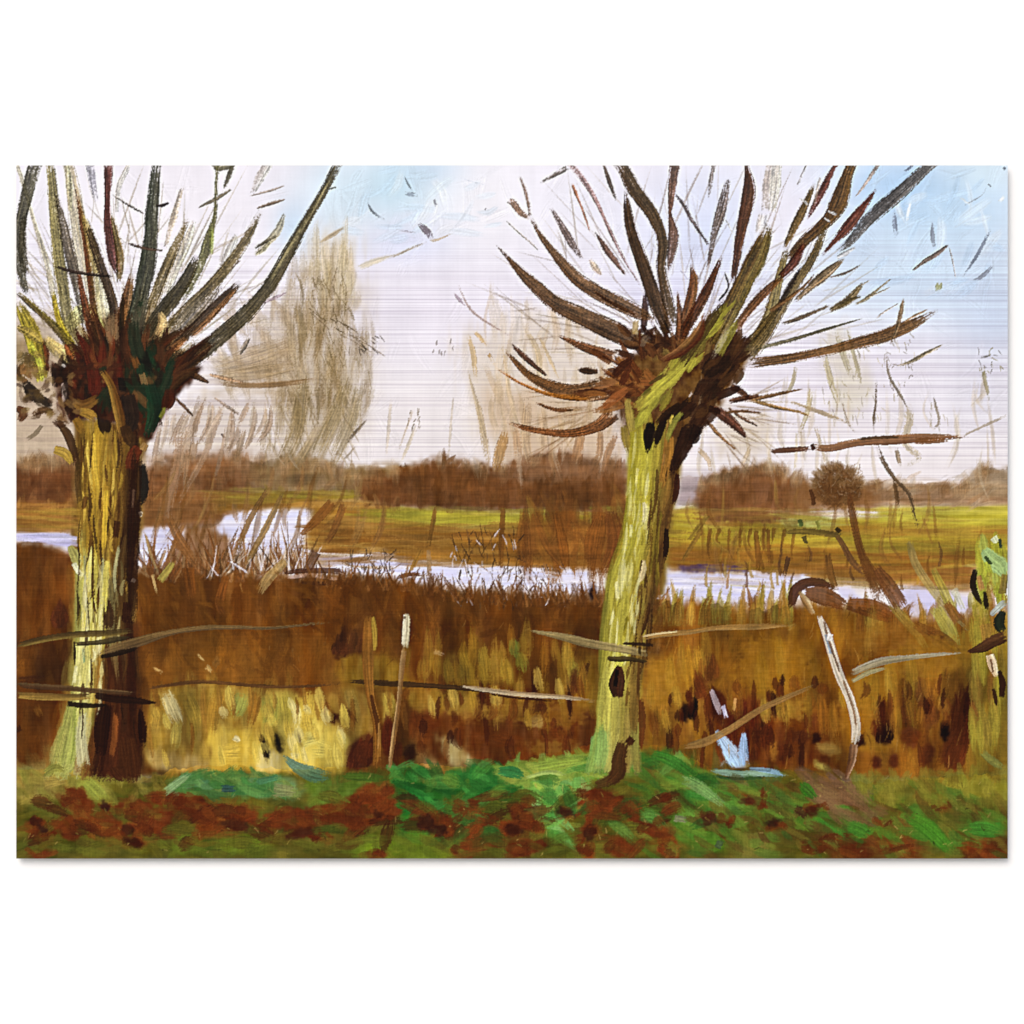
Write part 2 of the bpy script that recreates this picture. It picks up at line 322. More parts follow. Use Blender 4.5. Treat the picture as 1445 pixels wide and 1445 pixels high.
leaves = [(105, 1128, 30, 26), (95, 1120, 22, 20), (118, 1140, 26, 22), (87, 1162, 40, 18), (98, 1175, 26, 20), (51, 1165, 24, 20), (62, 1178, 34, 18), (140, 1160, 50, 26), (160, 1178, 46, 24), (190, 1142, 50, 26), (215, 1158, 56, 28), (205, 1172, 50, 22), (148, 1140, 18, 16),
          (226, 1128, 20, 18), (262, 1128, 36, 20), (270, 1142, 60, 28), (310, 1150, 60, 30), (330, 1166, 56, 24), (300, 1172, 54, 20), (345, 1150, 30, 24), (189, 1188, 34, 18), (180, 1178, 20, 22), (60, 1205, 40, 10),
          (530, 1120, 50, 26), (510, 1138, 60, 26), (545, 1142, 40, 24), (470, 1148, 60, 22), (430, 1160, 60, 22), (400, 1150, 50, 18), (424, 1176, 48, 14), (455, 1182, 36, 10), (540, 1150, 24, 18), (380, 1165, 34, 16), (500, 1160, 60, 16),
          (616, 1155, 36, 28), (640, 1165, 44, 26), (660, 1142, 34, 30), (668, 1170, 28, 40), (630, 1178, 36, 16), (724, 1172, 26, 22), (650, 1200, 30, 20), (532, 1206, 30, 12),
          (738, 1150, 34, 24), (728, 1172, 44, 22), (755, 1168, 30, 30), (742, 1195, 50, 22), (802, 1144, 30, 20), (825, 1122, 34, 24), (832, 1172, 24, 30), (824, 1198, 26, 26), (871, 1195, 36, 28), (918, 1165, 36, 24), (930, 1172, 30, 18), (942, 1132, 34, 22), (900, 1150, 30, 18), (943, 1195, 26, 30),
          (1002, 1156, 32, 24), (1033, 1158, 22, 16), (1054, 1130, 30, 14), (1078, 1138, 24, 10), (1098, 1164, 34, 12), (1075, 1128, 14, 24), (1144, 1146, 26, 20), (1160, 1138, 24, 12), (860, 1128, 46, 26), (845, 1138, 40, 18), (880, 1140, 44, 20),
          (1210, 1200, 60, 16), (1260, 1195, 60, 14), (1180, 1180, 40, 12), (1390, 1200, 60, 18), (1375, 1192, 40, 12), (1330, 1140, 24, 10), (1250, 1160, 40, 12), (1150, 1195, 40, 14)]
reed_blobs = ((1245, 1018, 32, 64, '#4a1d0b', 4), (1250, 1035, 22, 34, '#230c08', -8), (1310, 1000, 30, 60, '#6a3a16', -6), (1330, 975, 26, 56, '#7d5018', 8), (1355, 1018, 32, 104, '#4d210d', 10),
                          (1345, 1060, 30, 60, '#55270f', 16), (1333, 1031, 12, 28, '#180a08', 4), (1283, 1000, 16, 56, '#6d3a14', -8), (1300, 975, 18, 40, '#70441a', -10), (1237, 1076, 14, 18, '#55240e', 0), (1262, 1074, 14, 20, '#5a2810', 0),
                          (1308, 1066, 20, 30, '#5c2a10', 20), (1285, 1040, 28, 30, '#6b3312', 0),
                          (966, 1006, 13, 30, '#1a0a08', 0), (978, 1003, 12, 34, '#120808', 4), (1016, 1000, 26, 60, '#4a1f0e', -14), (1040, 1010, 22, 50, '#3f180c', 8), (1062, 1030, 18, 60, '#4d1c0a', 0), (1080, 1035, 16, 50, '#5a240c', 0), (1108, 1060, 20, 34, '#4e220c', 0), (1092, 1060, 12, 30, '#a86a22', 0),
                          (1128, 1040, 40, 18, '#5a2a10', 0), (1152, 1042, 12, 18, '#2a1006', 20), (1213, 1046, 18, 20, '#2c1208', 30), (1168, 1057, 20, 36, '#b38c40', 100), (1160, 1082, 30, 9, '#c0a84c', 30), (990, 970, 20, 44, '#5b2c10', -20), (1000, 945, 30, 40, '#6b3a14', 0),
                          (376, 1056, 8, 34, '#170d08', -14), (393, 1050, 9, 32, '#1c120a', -12), (423, 1042, 4, 24, '#3a240f', -10), (470, 1014, 22, 13, '#3a1509', 0), (505, 1066, 36, 44, '#4d2110', 20), (514, 1058, 22, 44, '#54240f', 8),
                          (548, 1040, 18, 60, '#4e1f0c', 0), (680, 990, 24, 24, '#4a200c', 0), (735, 985, 40, 26, '#5b2a0e', 0), (600, 1020, 50, 24, '#5c2a0c', 0), (760, 1010, 60, 30, '#5c2c0c', 0), (810, 960, 20, 50, '#5a3012', 20), (578, 1062, 20, 26, '#2f1608', 20),
                          (755, 1018, 20, 30, '#b08c4a', 90), (700, 1040, 70, 24, '#69330f', 8), (790, 1030, 50, 34, '#5e2c0d', -20), (484, 915, 28, 34, '#472410', 0), (500, 905, 26, 40, '#4c2a12', 6), (483, 900, 6, 36, '#33190b', 10), (85, 870, 22, 40, '#4a2410', 0), (836, 836, 10, 20, '#2a1712', 0))
for x, y, w, h, c, an in reed_blobs:
    spot(x, y, w * 1.05, h * 1.05, c, an, .85, 2.5)
for x, y, w, h in leaves:
    spot(x, y, w * 1.25, h * 1.2, random.choice(['#642c10', '#703414', '#5a260e', '#602a10', '#783a16']), random.uniform(-15, 15), .93, 2.2)
# the bulk of the two trunks and their heads under the strokes
poly([(105, 590), (212, 600), (202, 660), (202, 740), (190, 800), (192, 890), (200, 990), (204, 1085), (190, 1105), (150, 1095), (62, 1095), (84, 1034), (98, 967), (105, 893), (107, 840), (100, 775), (103, 700)], '#6d4c20', 2.5, 1, .5, (6, 14), .08, (6, 40), None, '#9a7a30')
poly([(150, 880), (195, 880), (204, 1085), (190, 1105), (140, 1090), (135, 1000)], '#3a1c0d', 4, 1, .5, (6, 14), .05, (6, 40))
poly([(106, 800), (150, 800), (145, 890), (135, 985), (120, 1095), (66, 1095), (95, 1000)], '#b5a850', 4, 1, .5, (6, 14), .06, (6, 40))
poly([(120, 480), (150, 440), (180, 455), (225, 450), (250, 490), (285, 520), (250, 560), (228, 590), (210, 625), (170, 600), (140, 590), (100, 595), (80, 560), (75, 520), (100, 515)], '#2e190f', 3, 1, 1.0, (8, 10), .05, (9, 14), None, '#452011')
poly([(886, 600), (966, 600), (958, 668), (948, 730), (940, 800), (934, 850), (912, 900), (908, 1060), (880, 1085), (832, 1085), (838, 1000), (848, 924), (852, 850), (856, 806), (874, 780), (884, 690)], '#998a30', 2.5, 1, .5, (6, 14), .05, (6, 40), None, '#aa9c3c')
poly([(932, 620), (966, 610), (958, 668), (948, 730), (940, 800), (934, 850), (912, 900), (908, 940), (898, 930), (915, 840), (925, 740)], '#6b4a1e', 4, 1, .5, (6, 14), .05, (6, 40))
poly([(868, 530), (890, 500), (930, 482), (985, 475), (1040, 470), (1060, 500), (1035, 540), (1020, 565), (985, 610), (965, 640), (950, 620), (890, 620), (872, 590)], '#43250f', 4, 1, 1.0, (8, 9), .06, (10, 12), None, '#6d4a20')
CAN = np.clip(CAN, 0, 1)

# ------------------------------------------------------------------ brush engine
# Every mark goes into the one ink layer; each pixel-sized cell remembers which
# painted thing it belongs to, and becomes part of that thing's mesh below.
OBJ = None
GR = np.clip(0.5 + 1.35 * fbm(1.7, 1.7, 1, 21) + 0.45 * fbm(2.6, 16, 1, 22) + 0.45 * fbm(16, 2.6, 1, 23), 0, 1).ravel()
_T = np.zeros(H * W, np.float32); _U = np.zeros(H * W, np.float32)
INKD = 60e-6


class Layer:
    count = 10

    def __init__(self, ident=None):
        if ident is None:
            Layer.count += 1; ident = Layer.count
        self.id = ident

    def build(self, name, mat, parent):
        i, j = np.nonzero(CELL == self.id)
        if len(i) < 4: return None
        a = i * W + j
        f = np.stack([a, a + 1, a + W + 1, a + W], 1)[:, ::-1]
        used, inv = np.unique(f, return_inverse=True)
        x = X0 + (used % W) * (X1 - X0) / (W - 1); y = Y0 + (used // W) * (Y1 - Y0) / (H - 1)
        v = np.stack([(x - CX) * S, np.full(len(x), -INKD), (1212.0 - y) * S], 1).astype(np.float32)
        me = bpy.data.meshes.new(name)
        me.vertices.add(len(v)); me.vertices.foreach_set('co', v.ravel())
        me.loops.add(f.size); me.loops.foreach_set('vertex_index', inv.astype(np.int32).ravel())
        me.polygons.add(len(f))
        me.polygons.foreach_set('loop_start', np.arange(0, f.size, 4, dtype=np.int32))
        me.update(calc_edges=True)
        lin = to_lin(CAN.reshape(-1, 3)[used]) / np.array([KR, KG, KB])
        rgba = np.ones((len(v), 4), np.float32); rgba[:, :3] = np.clip(lin, 0.002, 0.82)
        at = me.color_attributes.new('Pigment', 'FLOAT_COLOR', 'POINT')
        at.data.foreach_set('color', rgba.ravel())
        me.materials.append(mat)
        return link(bpy.data.objects.new(name, me), parent)


def spline(P, step=2.0):
    P = np.array(P, float)
    if len(P) == 2: P = np.array([P[0], (P[0] + P[1]) / 2, P[1]])
    E = np.vstack([2 * P[0] - P[1], P, 2 * P[-1] - P[-2]])
    out = []
    for i in range(1, len(E) - 2):
        p0, p1, p2, p3 = E[i - 1:i + 3]
        k = max(2, int(np.hypot(*(p2 - p1)[:2]) / step))
        t = np.linspace(0, 1, k, endpoint=False)[:, None]
        out.append(0.5 * ((2 * p1) + (-p0 + p2) * t + (2 * p0 - 5 * p1 + 4 * p2 - p3) * t * t + (-p0 + 3 * p1 - 3 * p2 + p3) * t ** 3))
    out.append(P[-1:])
    return np.vstack(out)


def table(n, m, x, y):
    g = rng.random((n, m)).astype(np.float32)
    x = np.clip(x, 0, 1) * (n - 1); y = np.clip(y, 0, 1) * (m - 1)
    i = np.minimum(x.astype(int), n - 2); j = np.minimum(y.astype(int), m - 2)
    fx = x - i; fy = y - j
    return (g[i, j] * (1 - fy) + g[i, j + 1] * fy) * (1 - fx) + (g[i + 1, j] * (1 - fy) + g[i + 1, j + 1] * fy) * fx


def stroke(L, pts, w, col, col2=None, a=1.0, dry=0.0, fade=(.06, .14), jit=.085, soft=0.1, wet=.35, own=True, tone=1.0, grain=.1, **_):
    pts = [tuple(p) for p in pts]
    if not hasattr(w, '__len__'): w = [w * .8] + [w] * (len(pts) - 2) + [w * .7] if len(pts) > 2 else [w, w]
    P = spline([(x, y, ww) for (x, y), ww in zip(pts, w)])
    sl = np.concatenate([[0], np.cumsum(np.hypot(np.diff(P[:, 0]), np.diff(P[:, 1])))])
    ln = max(sl[-1], 2.0)
    k = int(ln * 2) + 3
    ss = np.linspace(0, sl[-1], k)
    x = np.interp(ss, sl, P[:, 0]); y = np.interp(ss, sl, P[:, 1]); wd = np.maximum(np.interp(ss, sl, P[:, 2]), 0.9) * 1.06 + .4
    tx = np.gradient(x); ty = np.gradient(y); h = np.maximum(np.hypot(tx, ty), 1e-6); tx /= h; ty /= h
    wm = wd.max()
    u = np.linspace(-1, 1, int(wm * 2) + 3)
    gx = x[:, None] + ty[:, None] * u[None] * wd[:, None] / 2
    gy = y[:, None] - tx[:, None] * u[None] * wd[:, None] / 2
    px = np.round(gx - 23).astype(int); py = np.round(gy - 233).astype(int)
    ok = (px >= 0) & (px < W) & (py >= 0) & (py < H)
    if not ok.any(): return
    idx = (py * W + px)[ok]
    T = np.broadcast_to(np.linspace(0, 1, k)[:, None], px.shape)[ok]; U = np.broadcast_to(u[None], px.shape)[ok]
    _T[idx] = T; _U[idx] = U
    pix = np.unique(idx)
    t = _T[pix]; uu = _U[pix]
    v = (uu + 1) / 2
    nb = max(3, int(wm / 1.25)); ntab = max(3, int(ln / 30) + 2)
    B = table(ntab, nb, t, v); B2 = table(max(3, ntab // 2), max(3, nb // 2), t, v); R = table(2, nb, t * 0, v); R2 = table(2, nb, t * 0, v)
    wp = np.interp(t, np.linspace(0, 1, k), wd)
    e = np.clip((1 - np.abs(uu) - .22 * (B - .5) * min(1, wm / 7)) * wp / 2 / (1.0 + soft * wp * .38) + .35, 0, 1)
    s0 = np.clip(t / (fade[0] * (.25 + 1.3 * R) + .006) + .05, 0, 1) if fade[0] > 0 else 1
    s1 = np.clip((1 - t) / (fade[1] * (.25 + 1.5 * R2) + .006) + .05, 0, 1) if fade[1] > 0 else 1
    cn = e * s0 * s1 * (1.18 - dry * (.55 + .75 * np.abs(2 * t - 1)))
    q = .58 * GR[pix] + .42 * B
    md = np.clip((cn - q) / .32 + .5, 0, 1)
    m = a * (wet * np.clip(cn, 0, 1) + (1 - wet) * md)
    c1 = (hx(col) if isinstance(col, str) else np.asarray(col)) * tone
    c2 = hx(col2) * tone if isinstance(col2, str) else (c1 if col2 is None else np.asarray(col2) * tone)
    f = np.clip(v + .7 * (B2 - .5), 0, 1)[:, None]
    c = (c1 * (1 - f) + c2 * f) * (1 + ((B - .5) * jit * 5 + (GR[pix] - .5) * grain)[:, None])
    F = CAN.reshape(-1, 3)
    under = F[pix]
    c = c * .93 + under * .07
    mm = m[:, None]
    F[pix] = np.clip(under * (1 - mm) + c * mm, 0, 1)
    if own: OBJ.ravel()[pix[m > .4 * a]] = L.id


def blob(L, cx, cy, w, h, col, ang=0, **k):
    a = math.radians(ang); l = max(w, h) / 2; t = min(w, h)
    if h > w: a += math.pi / 2
    dx, dy = math.cos(a), math.sin(a)
    P = [(cx + dx * l * s, cy + dy * l * s) for s in (-1, -.6, 0, .6, 1)]
    k.setdefault('fade', (.22, .3)); k.setdefault('soft', .35)
    stroke(L, P, [t * .35, t * .85, t, t * .85, t * .3], col, **k)


def inside(pts, x, y):
    c = False; n = len(pts)
    for i in range(n):
        x1, y1 = pts[i]; x2, y2 = pts[(i + 1) % n]
        if (y1 > y) != (y2 > y) and x < (x2 - x1) * (y - y1) / (y2 - y1) + x1: c = not c
    return c


def scumble(L, region, n, ang, ln, w, pal=None, palmix=.3, jit=.07, a=.7, spread=12, curve=.12, dry=.25, fade=(.2, .35), soft=.4, wet=.55):
    """loose brushwork over a patch, in the colours already lying there"""
    xs = [p[0] for p in region]; ys = [p[1] for p in region]
    jit *= .55; made = 0; tries = 0
    while made < n and tries < n * 20:
        tries += 1
        x = random.uniform(min(xs), max(xs)); y = random.uniform(min(ys), max(ys))
        if not inside(region, x, y): continue
        made += 1
        th = math.radians(ang + random.gauss(0, spread)); l = random.uniform(*ln) / 2; ww = random.uniform(*w)
        dx, dy = math.cos(th), math.sin(th)
        c = CAN[int(np.clip(y - 233, 0, H - 1)), int(np.clip(x - 23, 0, W - 1))].copy()
        if pal and random.random() < .75:
            c = c * (1 - palmix) + hx(random.choice(pal)) * palmix
        c = c * (1 + random.gauss(0, jit))
        b = random.gauss(0, curve) * l
        stroke(L, [(x - dx * l, y - dy * l), (x - dy * b, y + dx * b), (x + dx * l, y + dy * l)], [ww * .6, ww, ww * .5], c,
               a=a, dry=dry, fade=fade, jit=.04, soft=soft, own=False, wet=wet, grain=.06)


def scratches(L, region, n, ln, cols, ang=90, spread=25, w=(1, 1.8), a=.8):
    xs = [p[0] for p in region]; ys = [p[1] for p in region]
    for _ in range(n):
        x = random.uniform(min(xs), max(xs)); y = random.uniform(min(ys), max(ys))
        if not inside(region, x, y): continue
        th = math.radians(ang + random.gauss(0, spread)); l = random.uniform(*ln) / 2
        dx, dy = math.cos(th) * l, math.sin(th) * l
        j = random.gauss(0, l * .09)
        stroke(L, [(x - dx, y - dy), (x + j, y), (x + dx, y + dy)], [.9, random.uniform(*w), .8], random.choice(cols), a=a * random.uniform(.6, 1), n=2, dry=.2, fade=(.1, .3))


def many(L, lst, **k):
    for it in lst:
        p, w, c = it[:3]
        kk = dict(k); kk.update(it[3] if len(it) > 3 else {})
        stroke(L, p, w, c, **kk)


def rect(x0, y0, x1, y1): return [(x0, y0), (x1, y0), (x1, y1), (x0, y1)]


# ------------------------------------------------------------------ the thing and its ink layer
PRINT = bpy.data.objects.new('metal_print', None)
PRINT.empty_display_size = 0.1
PRINT.location = (0, 0, HC - (1212 - CY) * S)
link(PRINT)
tag(PRINT, 'unframed metal print of two bare pollard willows by a river, hung on white wall', 'art print')


OBJ = REG.astype(np.int16)
GROUND = (('painted_sky', 0), ('painted_wood', 1), ('painted_field', 2), ('painted_river', 3), ('painted_reed_bank', 4), ('painted_grass_bank', 5))
SKY, WOOD, FIELD, RIVER, REED, GRASS = [Layer(i) for _, i in GROUND]

# ---- loose brushwork on the ground layers
scumble(SKY, rect(30, 240, 1415, 640), 260, 100, (30, 90), (8, 22), a=.3, jit=.02, dry=.1, soft=.9, spread=50, wet=1)
scumble(SKY, rect(490, 238, 700, 340), 40, 140, (30, 70), (6, 14), ['#ffffff', '#d4e8f6', '#c4def2'], .5, a=.5, jit=.02, spread=30, soft=.7, wet=.8)
scumble(SKY, rect(1230, 238, 1420, 420), 60, 130, (30, 80), (6, 16), ['#ffffff', '#cfe4f8', '#b9d8f6'], .5, a=.5, jit=.02, spread=35, soft=.7, wet=.8)
scumble(WOOD, [(23, 655), (110, 650), (110, 725), (23, 728)], 60, 90, (14, 40), (4, 9), ['#5a3015', '#7d4d28'], .4, dry=.35)
scumble(WOOD, [(200, 650), (500, 655), (505, 700), (200, 740)], 150, 88, (14, 44), (4, 9), ['#6d421f', '#a37a52', '#8b6a42'], .35, dry=.4)
scumble(WOOD, [(500, 680), (628, 650), (700, 668), (780, 645), (885, 655), (885, 725), (505, 712)], 190, 90, (14, 40), (4, 9), ['#4f2a0c', '#7a4a22'], .35, dry=.3)
scumble(WOOD, [(985, 690), (1085, 660), (1140, 685), (1140, 750), (1000, 745)], 80, 90, (14, 36), (4, 9), ['#5f3616', '#8a5c36'], .35, dry=.3)
scumble(WOOD, [(1140, 685), (1420, 668), (1420, 712), (1140, 712)], 70, 150, (14, 44), (3, 7), ['#8f6a45', '#bd9c78', '#c9b294'], .45, dry=.4)
for x0, y0, x1, y1, n in ((25, 712, 105, 750, 30), (310, 694, 500, 712, 40), (940, 718, 1420, 800, 240), (1000, 775, 1370, 830, 90)):
    scumble(FIELD, rect(x0, y0, x1, y1), n, 1, (30, 110), (3, 6), ['#c6b640', '#8a5a1e', '#a0772c', '#b3a338'], .3, spread=3, dry=.35, curve=.03)
scumble(FIELD, rect(505, 716, 885, 738), 60, 1, (30, 100), (3, 6), ['#b8ac38', '#a09a2e', '#c6ba48', '#8a8a2a'], .5, spread=3, dry=.3, curve=.03)
scumble(FIELD, rect(440, 740, 885, 798), 190, 1, (30, 110), (4, 8), ['#8a5a22', '#9a6c2c', '#7a4a1a', '#a87c38', '#84541c'], .7, spread=3, dry=.3, curve=.03, a=.75)
for q in range(60):
    x_ = random.uniform(735, 880); y_ = random.uniform(690, 740); l_ = random.uniform(60, 120)
    if 760 < x_ < 775 or 808 < x_ < 824: continue
    stroke(FIELD, [(x_, y_), (x_ + random.uniform(-6, 6), y_ + l_ / 2), (x_ + random.uniform(-14, 14), y_ + l_)], [5, random.uniform(6, 14), 6], random.choice(['#6d3f18', '#7a4a20', '#5f3412', '#84521f']), a=.6, fade=(.2, .4), dry=.2, soft=.5, wet=.5)
scumble(FIELD, rect(745, 715, 880, 800), 70, 80, (30, 90), (5, 12), ['#7a4216', '#8d5620'], .5, spread=16)
for reg in ([(24, 755), (100, 754), (104, 770), (24, 762)], [(430, 782), (830, 806), (835, 834), (640, 824), (480, 806)], [(940, 810), (1130, 815), (1140, 838), (940, 848)]):
    scumble(RIVER, reg, 40, 1, (20, 70), (2, 5), ['#f4f0fa', '#bdb8e2', '#cfcaec'], .5, spread=3, a=.6, curve=.03)
# background sapling trunks low in front of the field
for p, w, c in (([(753, 722), (772, 770), (800, 806)], [8, 10, 6], '#7d4a1c'), ([(785, 722), (795, 770), (800, 806)], [9, 14, 8], '#744115'), ([(850, 720), (840, 760), (835, 810)], [10, 26, 16], '#7a4518'),
                ([(862, 720), (868, 770), (850, 812)], [16, 24, 12], '#74401a'), ([(615, 715), (610, 745), (604, 775)], [5, 6, 4], '#7a5220'), ([(595, 775), (575, 815)], [8, 4], '#8f6628'),
                ([(605, 775), (606, 818)], [6, 5], '#9a7a52'), ([(710, 715), (708, 770), (707, 815)], [6, 7, 6], '#6a3f16'), ([(1000, 725), (970, 765)], [8, 5], '#7d6426'),
                ([(992, 745), (960, 795)], [7, 5], '#7a5a24'), ([(1066, 745), (1070, 790), (1068, 815)], [6, 7, 4], '#6d4418'), ([(1084, 745), (1086, 800)], [5, 4], '#6d4418'), ([(1113, 785), (1106, 815)], [6, 4], '#4b3020')):
    stroke(FIELD, p, w, c, a=.85, fade=(.1, .3), dry=.15)
for x_ in (1003, 1016, 1030, 1045, 1060, 1078, 1092, 1108, 1122):
    h_ = random.uniform(20, 55)
    stroke(FIELD, [(x_, 745), (x_ - random.uniform(-4, 6), 745 + h_ * .6), (x_ - random.uniform(-6, 8), 745 + h_)], [5, 3, 1.5], '#6d4418', a=.7, soft=.4, fade=(.1, .4))
for _ in range(34):
    x_ = random.uniform(980, 1370); y_ = random.uniform(790, 835); h_ = random.uniform(18, 50)
    stroke(FIELD, [(x_, y_), (x_ + random.uniform(-5, 5), y_ - h_ * .5), (x_ + random.uniform(-8, 8), y_ - h_)], [4, 3, 1.2], random.choice(['#6d4418', '#8a5a22', '#a07a2c', '#5a3a24']), a=.6, soft=.4, fade=(.1, .4))
# reed bank
scumble(REED, rect(25, 800, 105, 1095), 100, 92, (24, 80), (6, 16), ['#4d2609', '#7c4815', '#8a5a20'], .35, a=.5, soft=.7)
scumble(REED, rect(195, 840, 850, 1085), 420, 93, (24, 90), (7, 20), ['#4a2408', '#7a4c16', '#5d330d', '#6c4012', '#8a5c1e'], .35, spread=14, a=.5, soft=.7)
scumble(REED, rect(195, 840, 850, 1085), 160, 93, (16, 50), (3, 7), ['#4a2408', '#8a5a1e', '#5d330d'], .35, spread=16, a=.5)
scumble(REED, rect(920, 862, 1420, 1095), 360, 92, (24, 90), (7, 20), ['#a06e1e', '#5f330c', '#7c4812', '#a87c24'], .35, spread=14, a=.55, soft=.7)
scumble(REED, rect(920, 862, 1420, 1095), 150, 92, (16, 54), (3, 7), ['#b08028', '#5a2e0c', '#8a5416'], .35, spread=16, a=.55)
for p_, c_, c2_ in (([(212, 985), (232, 972), (262, 980), (300, 968), (345, 972), (376, 985), (378, 1088), (300, 1090), (240, 1086), (205, 1072), (210, 1030)], '#ab8834', '#8f6a26'),
                    ([(294, 1026), (345, 1030), (374, 1045), (376, 1090), (296, 1090)], '#d2b247', '#c4a23c'), ([(366, 985), (400, 975), (440, 985), (465, 1022), (495, 1040), (486, 1088), (366, 1090)], '#cdb24c', '#b99a3c'),
                    ([(395, 1020), (455, 1022), (492, 1042), (484, 1084), (400, 1086)], '#dac25a', '#cfb24a'), ([(362, 1058), (398, 1062), (400, 1090), (362, 1092)], '#e8d596', '#d4b95a'), ([(455, 985), (500, 968), (528, 1000), (520, 1045), (495, 1042)], '#a07c30', '#8a6424'),
                    ([(533, 972), (552, 975), (556, 1020), (540, 1020)], '#b8973e', '#a07c2e'), ([(205, 1060), (250, 1062), (300, 1078), (300, 1092), (215, 1084)], '#c8aa66', '#b08c44'), ([(560, 972), (690, 978), (690, 1002), (640, 1012), (585, 1002)], '#9a7428', '#835c1c'),
                    ([(480, 922), (560, 930), (580, 965), (490, 968)], '#8a681f', '#755012'), ([(612, 935), (640, 925), (720, 918), (735, 962), (618, 964)], '#86621c', '#6d4412'), ([(575, 1005), (700, 1008), (842, 1000), (838, 1062), (700, 1082), (590, 1075)], '#5c2c0d', '#6d3a12'),
                    ([(616, 1038), (650, 1046), (670, 1080), (636, 1082)], '#cbbd85', '#b89c58'), ([(575, 1046), (612, 1070), (640, 1092), (600, 1098)], '#a8834a', '#8a5f28'), ([(800, 935), (848, 925), (842, 1000), (812, 1000)], '#9a6e20', '#845616'),
                    ([(1058, 1000), (1095, 985), (1125, 985), (1100, 1012), (1072, 1018)], '#a57a2c', '#8f6420'), ([(905, 925), (1000, 925), (1006, 1050), (905, 1055)], '#9a691e', '#86541a'), ([(1062, 890), (1180, 885), (1178, 960), (1070, 985)], '#966418', '#7f4d12'),
                    ([(1000, 985), (1072, 985), (1078, 1078), (1015, 1062)], '#55230c', '#6a3410'), ([(1060, 1015), (1160, 1005), (1178, 1085), (1080, 1085)], '#7a3f10', '#5f2a0c'), ([(1180, 960), (1260, 940), (1270, 1060), (1190, 1060)], '#966019', '#a8741f')):
    poly(p_, c_, 4.5, .9, 1.1, (8, 16), .06, (8, 30), None, c2_)
for x, y, w, h, c, an in reed_blobs:
    spot(x, y, w, h, c, an, .85 if h < 34 else .5, 2.0)
    if h >= 34 and abs(an) < 45:
        for q in range(9):
            x_ = x + random.uniform(-.42, .42) * w; l_ = h * random.uniform(.5, 1.1) * (1 - .5 * abs(x_ - x) / w); yb = y + h * random.uniform(.25, .5); k_ = math.tan(math.radians(an)) * l_
            stroke(REED, [(x_ + k_, yb - l_), (x_ + k_ * .4, yb - l_ * .5), (x_, yb)], [2.5, min(9, w * .4), 4], hx(c) * random.uniform(.7, 1.35), a=.75, fade=(.15, .25), dry=.25, soft=.35, wet=.4)
scumble(REED, rect(215, 975, 500, 1082), 60, 85, (16, 50), (5, 12), ['#d8c25a', '#b6913a', '#e2d48a', '#9a722a'], .2, spread=18, a=.5, soft=.6)
for p, w, c in (([(233, 975), (248, 1010), (256, 1026)], [14, 17, 10], '#dfd198'), ([(250, 1015), (248, 1045), (244, 1062)], [10, 12, 6], '#d9bf58'), ([(222, 1000), (215, 1040)], [10, 14], '#b48d38'),
                ([(262, 975), (275, 1010), (280, 1040)], [14, 16, 10], '#a98a34'), ([(305, 975), (300, 1010), (298, 1040)], [12, 14, 8], '#9a7026'), ([(343, 975), (338, 998), (328, 1018)], [14, 15, 8], '#9da14c'),
                ([(322, 975), (316, 1000)], [12, 10], '#a87e2e'), ([(362, 972), (358, 1000), (350, 1030)], [10, 12, 8], '#93611f'), ([(378, 978), (384, 1005), (374, 1030)], [14, 24, 10], '#aaa646'),
                ([(398, 976), (402, 1010), (398, 1040)], [12, 20, 12], '#bda844'), ([(412, 988), (420, 1010), (416, 1030)], [6, 12, 8], '#e0cf86'), ([(438, 972), (436, 1000), (430, 1030)], [14, 16, 10], '#bd9d3e'),
                ([(455, 985), (460, 1000), (466, 1012)], [8, 10, 6], '#7a4a1c'), ([(492, 970), (500, 1000), (506, 1020)], [12, 14, 8], '#a5853a'), ([(545, 975), (552, 1000), (553, 1018)], [10, 14, 6], '#c0a242'),
                ([(480, 995), (495, 1008), (505, 1025)], [5, 6, 4], '#5c3416'), ([(330, 1040), (340, 1048)], [8, 4], '#efe2ac'), ([(340, 1060), (310, 1062)], [22, 16], '#cfae46'),
                ([(440, 1055), (470, 1060)], [24, 14], '#d8c35e'), ([(410, 1068), (425, 1066)], [8, 6], '#eee2a8'), ([(425, 1045), (450, 1040)], [20, 12], '#dccb6c')):
    stroke(REED, p, [q * 1.25 for q in w], c, a=.85, fade=(.3, .45), dry=.12, soft=.75, wet=.5)
for x, y, h, c in ((632, 950, 46, '#a07c26'), (655, 945, 56, '#a5822a'), (682, 938, 62, '#a8872c'), (712, 948, 44, '#a3822a'), (620, 985, 30, '#8f6a22'), (735, 935, 34, '#8f8a2e'), (724, 915, 30, '#7c8a34'),
                   (800, 930, 50, '#9a7622'), (820, 960, 60, '#a77a26'), (806, 945, 34, '#a39236'), (945, 960, 70, '#b98a2c'), (970, 945, 80, '#a87820'), (925, 1000, 80, '#96681e'), (985, 935, 50, '#b28328'),
                   (1075, 950, 70, '#a87c1e'), (1100, 930, 80, '#9a6e18'), (1130, 990, 70, '#8a5614'), (1160, 1010, 70, '#9a601a'), (1222, 980, 80, '#a0721f'), (1255, 960, 60, '#a87c24'), (1285, 950, 60, '#ab8228'), (1385, 1030, 90, '#a58f34'), (1402, 1010, 90, '#97842c')):
    stroke(REED, [(x - 2, y - h / 2), (x + 2, y), (x + 5, y + h / 2)], [8, 17, 12], c, a=.75, fade=(.25, .4), dry=.12, soft=.6)
for x, y, w, h, c, an in reed_blobs:
    for q in range(3):
        blob(REED, x + random.gauss(0, w * .12), y + random.gauss(0, h * .1), w * random.uniform(.35, .6), h * random.uniform(.5, .9), c, an + random.gauss(0, 9), a=.4, dry=.3, soft=.4)
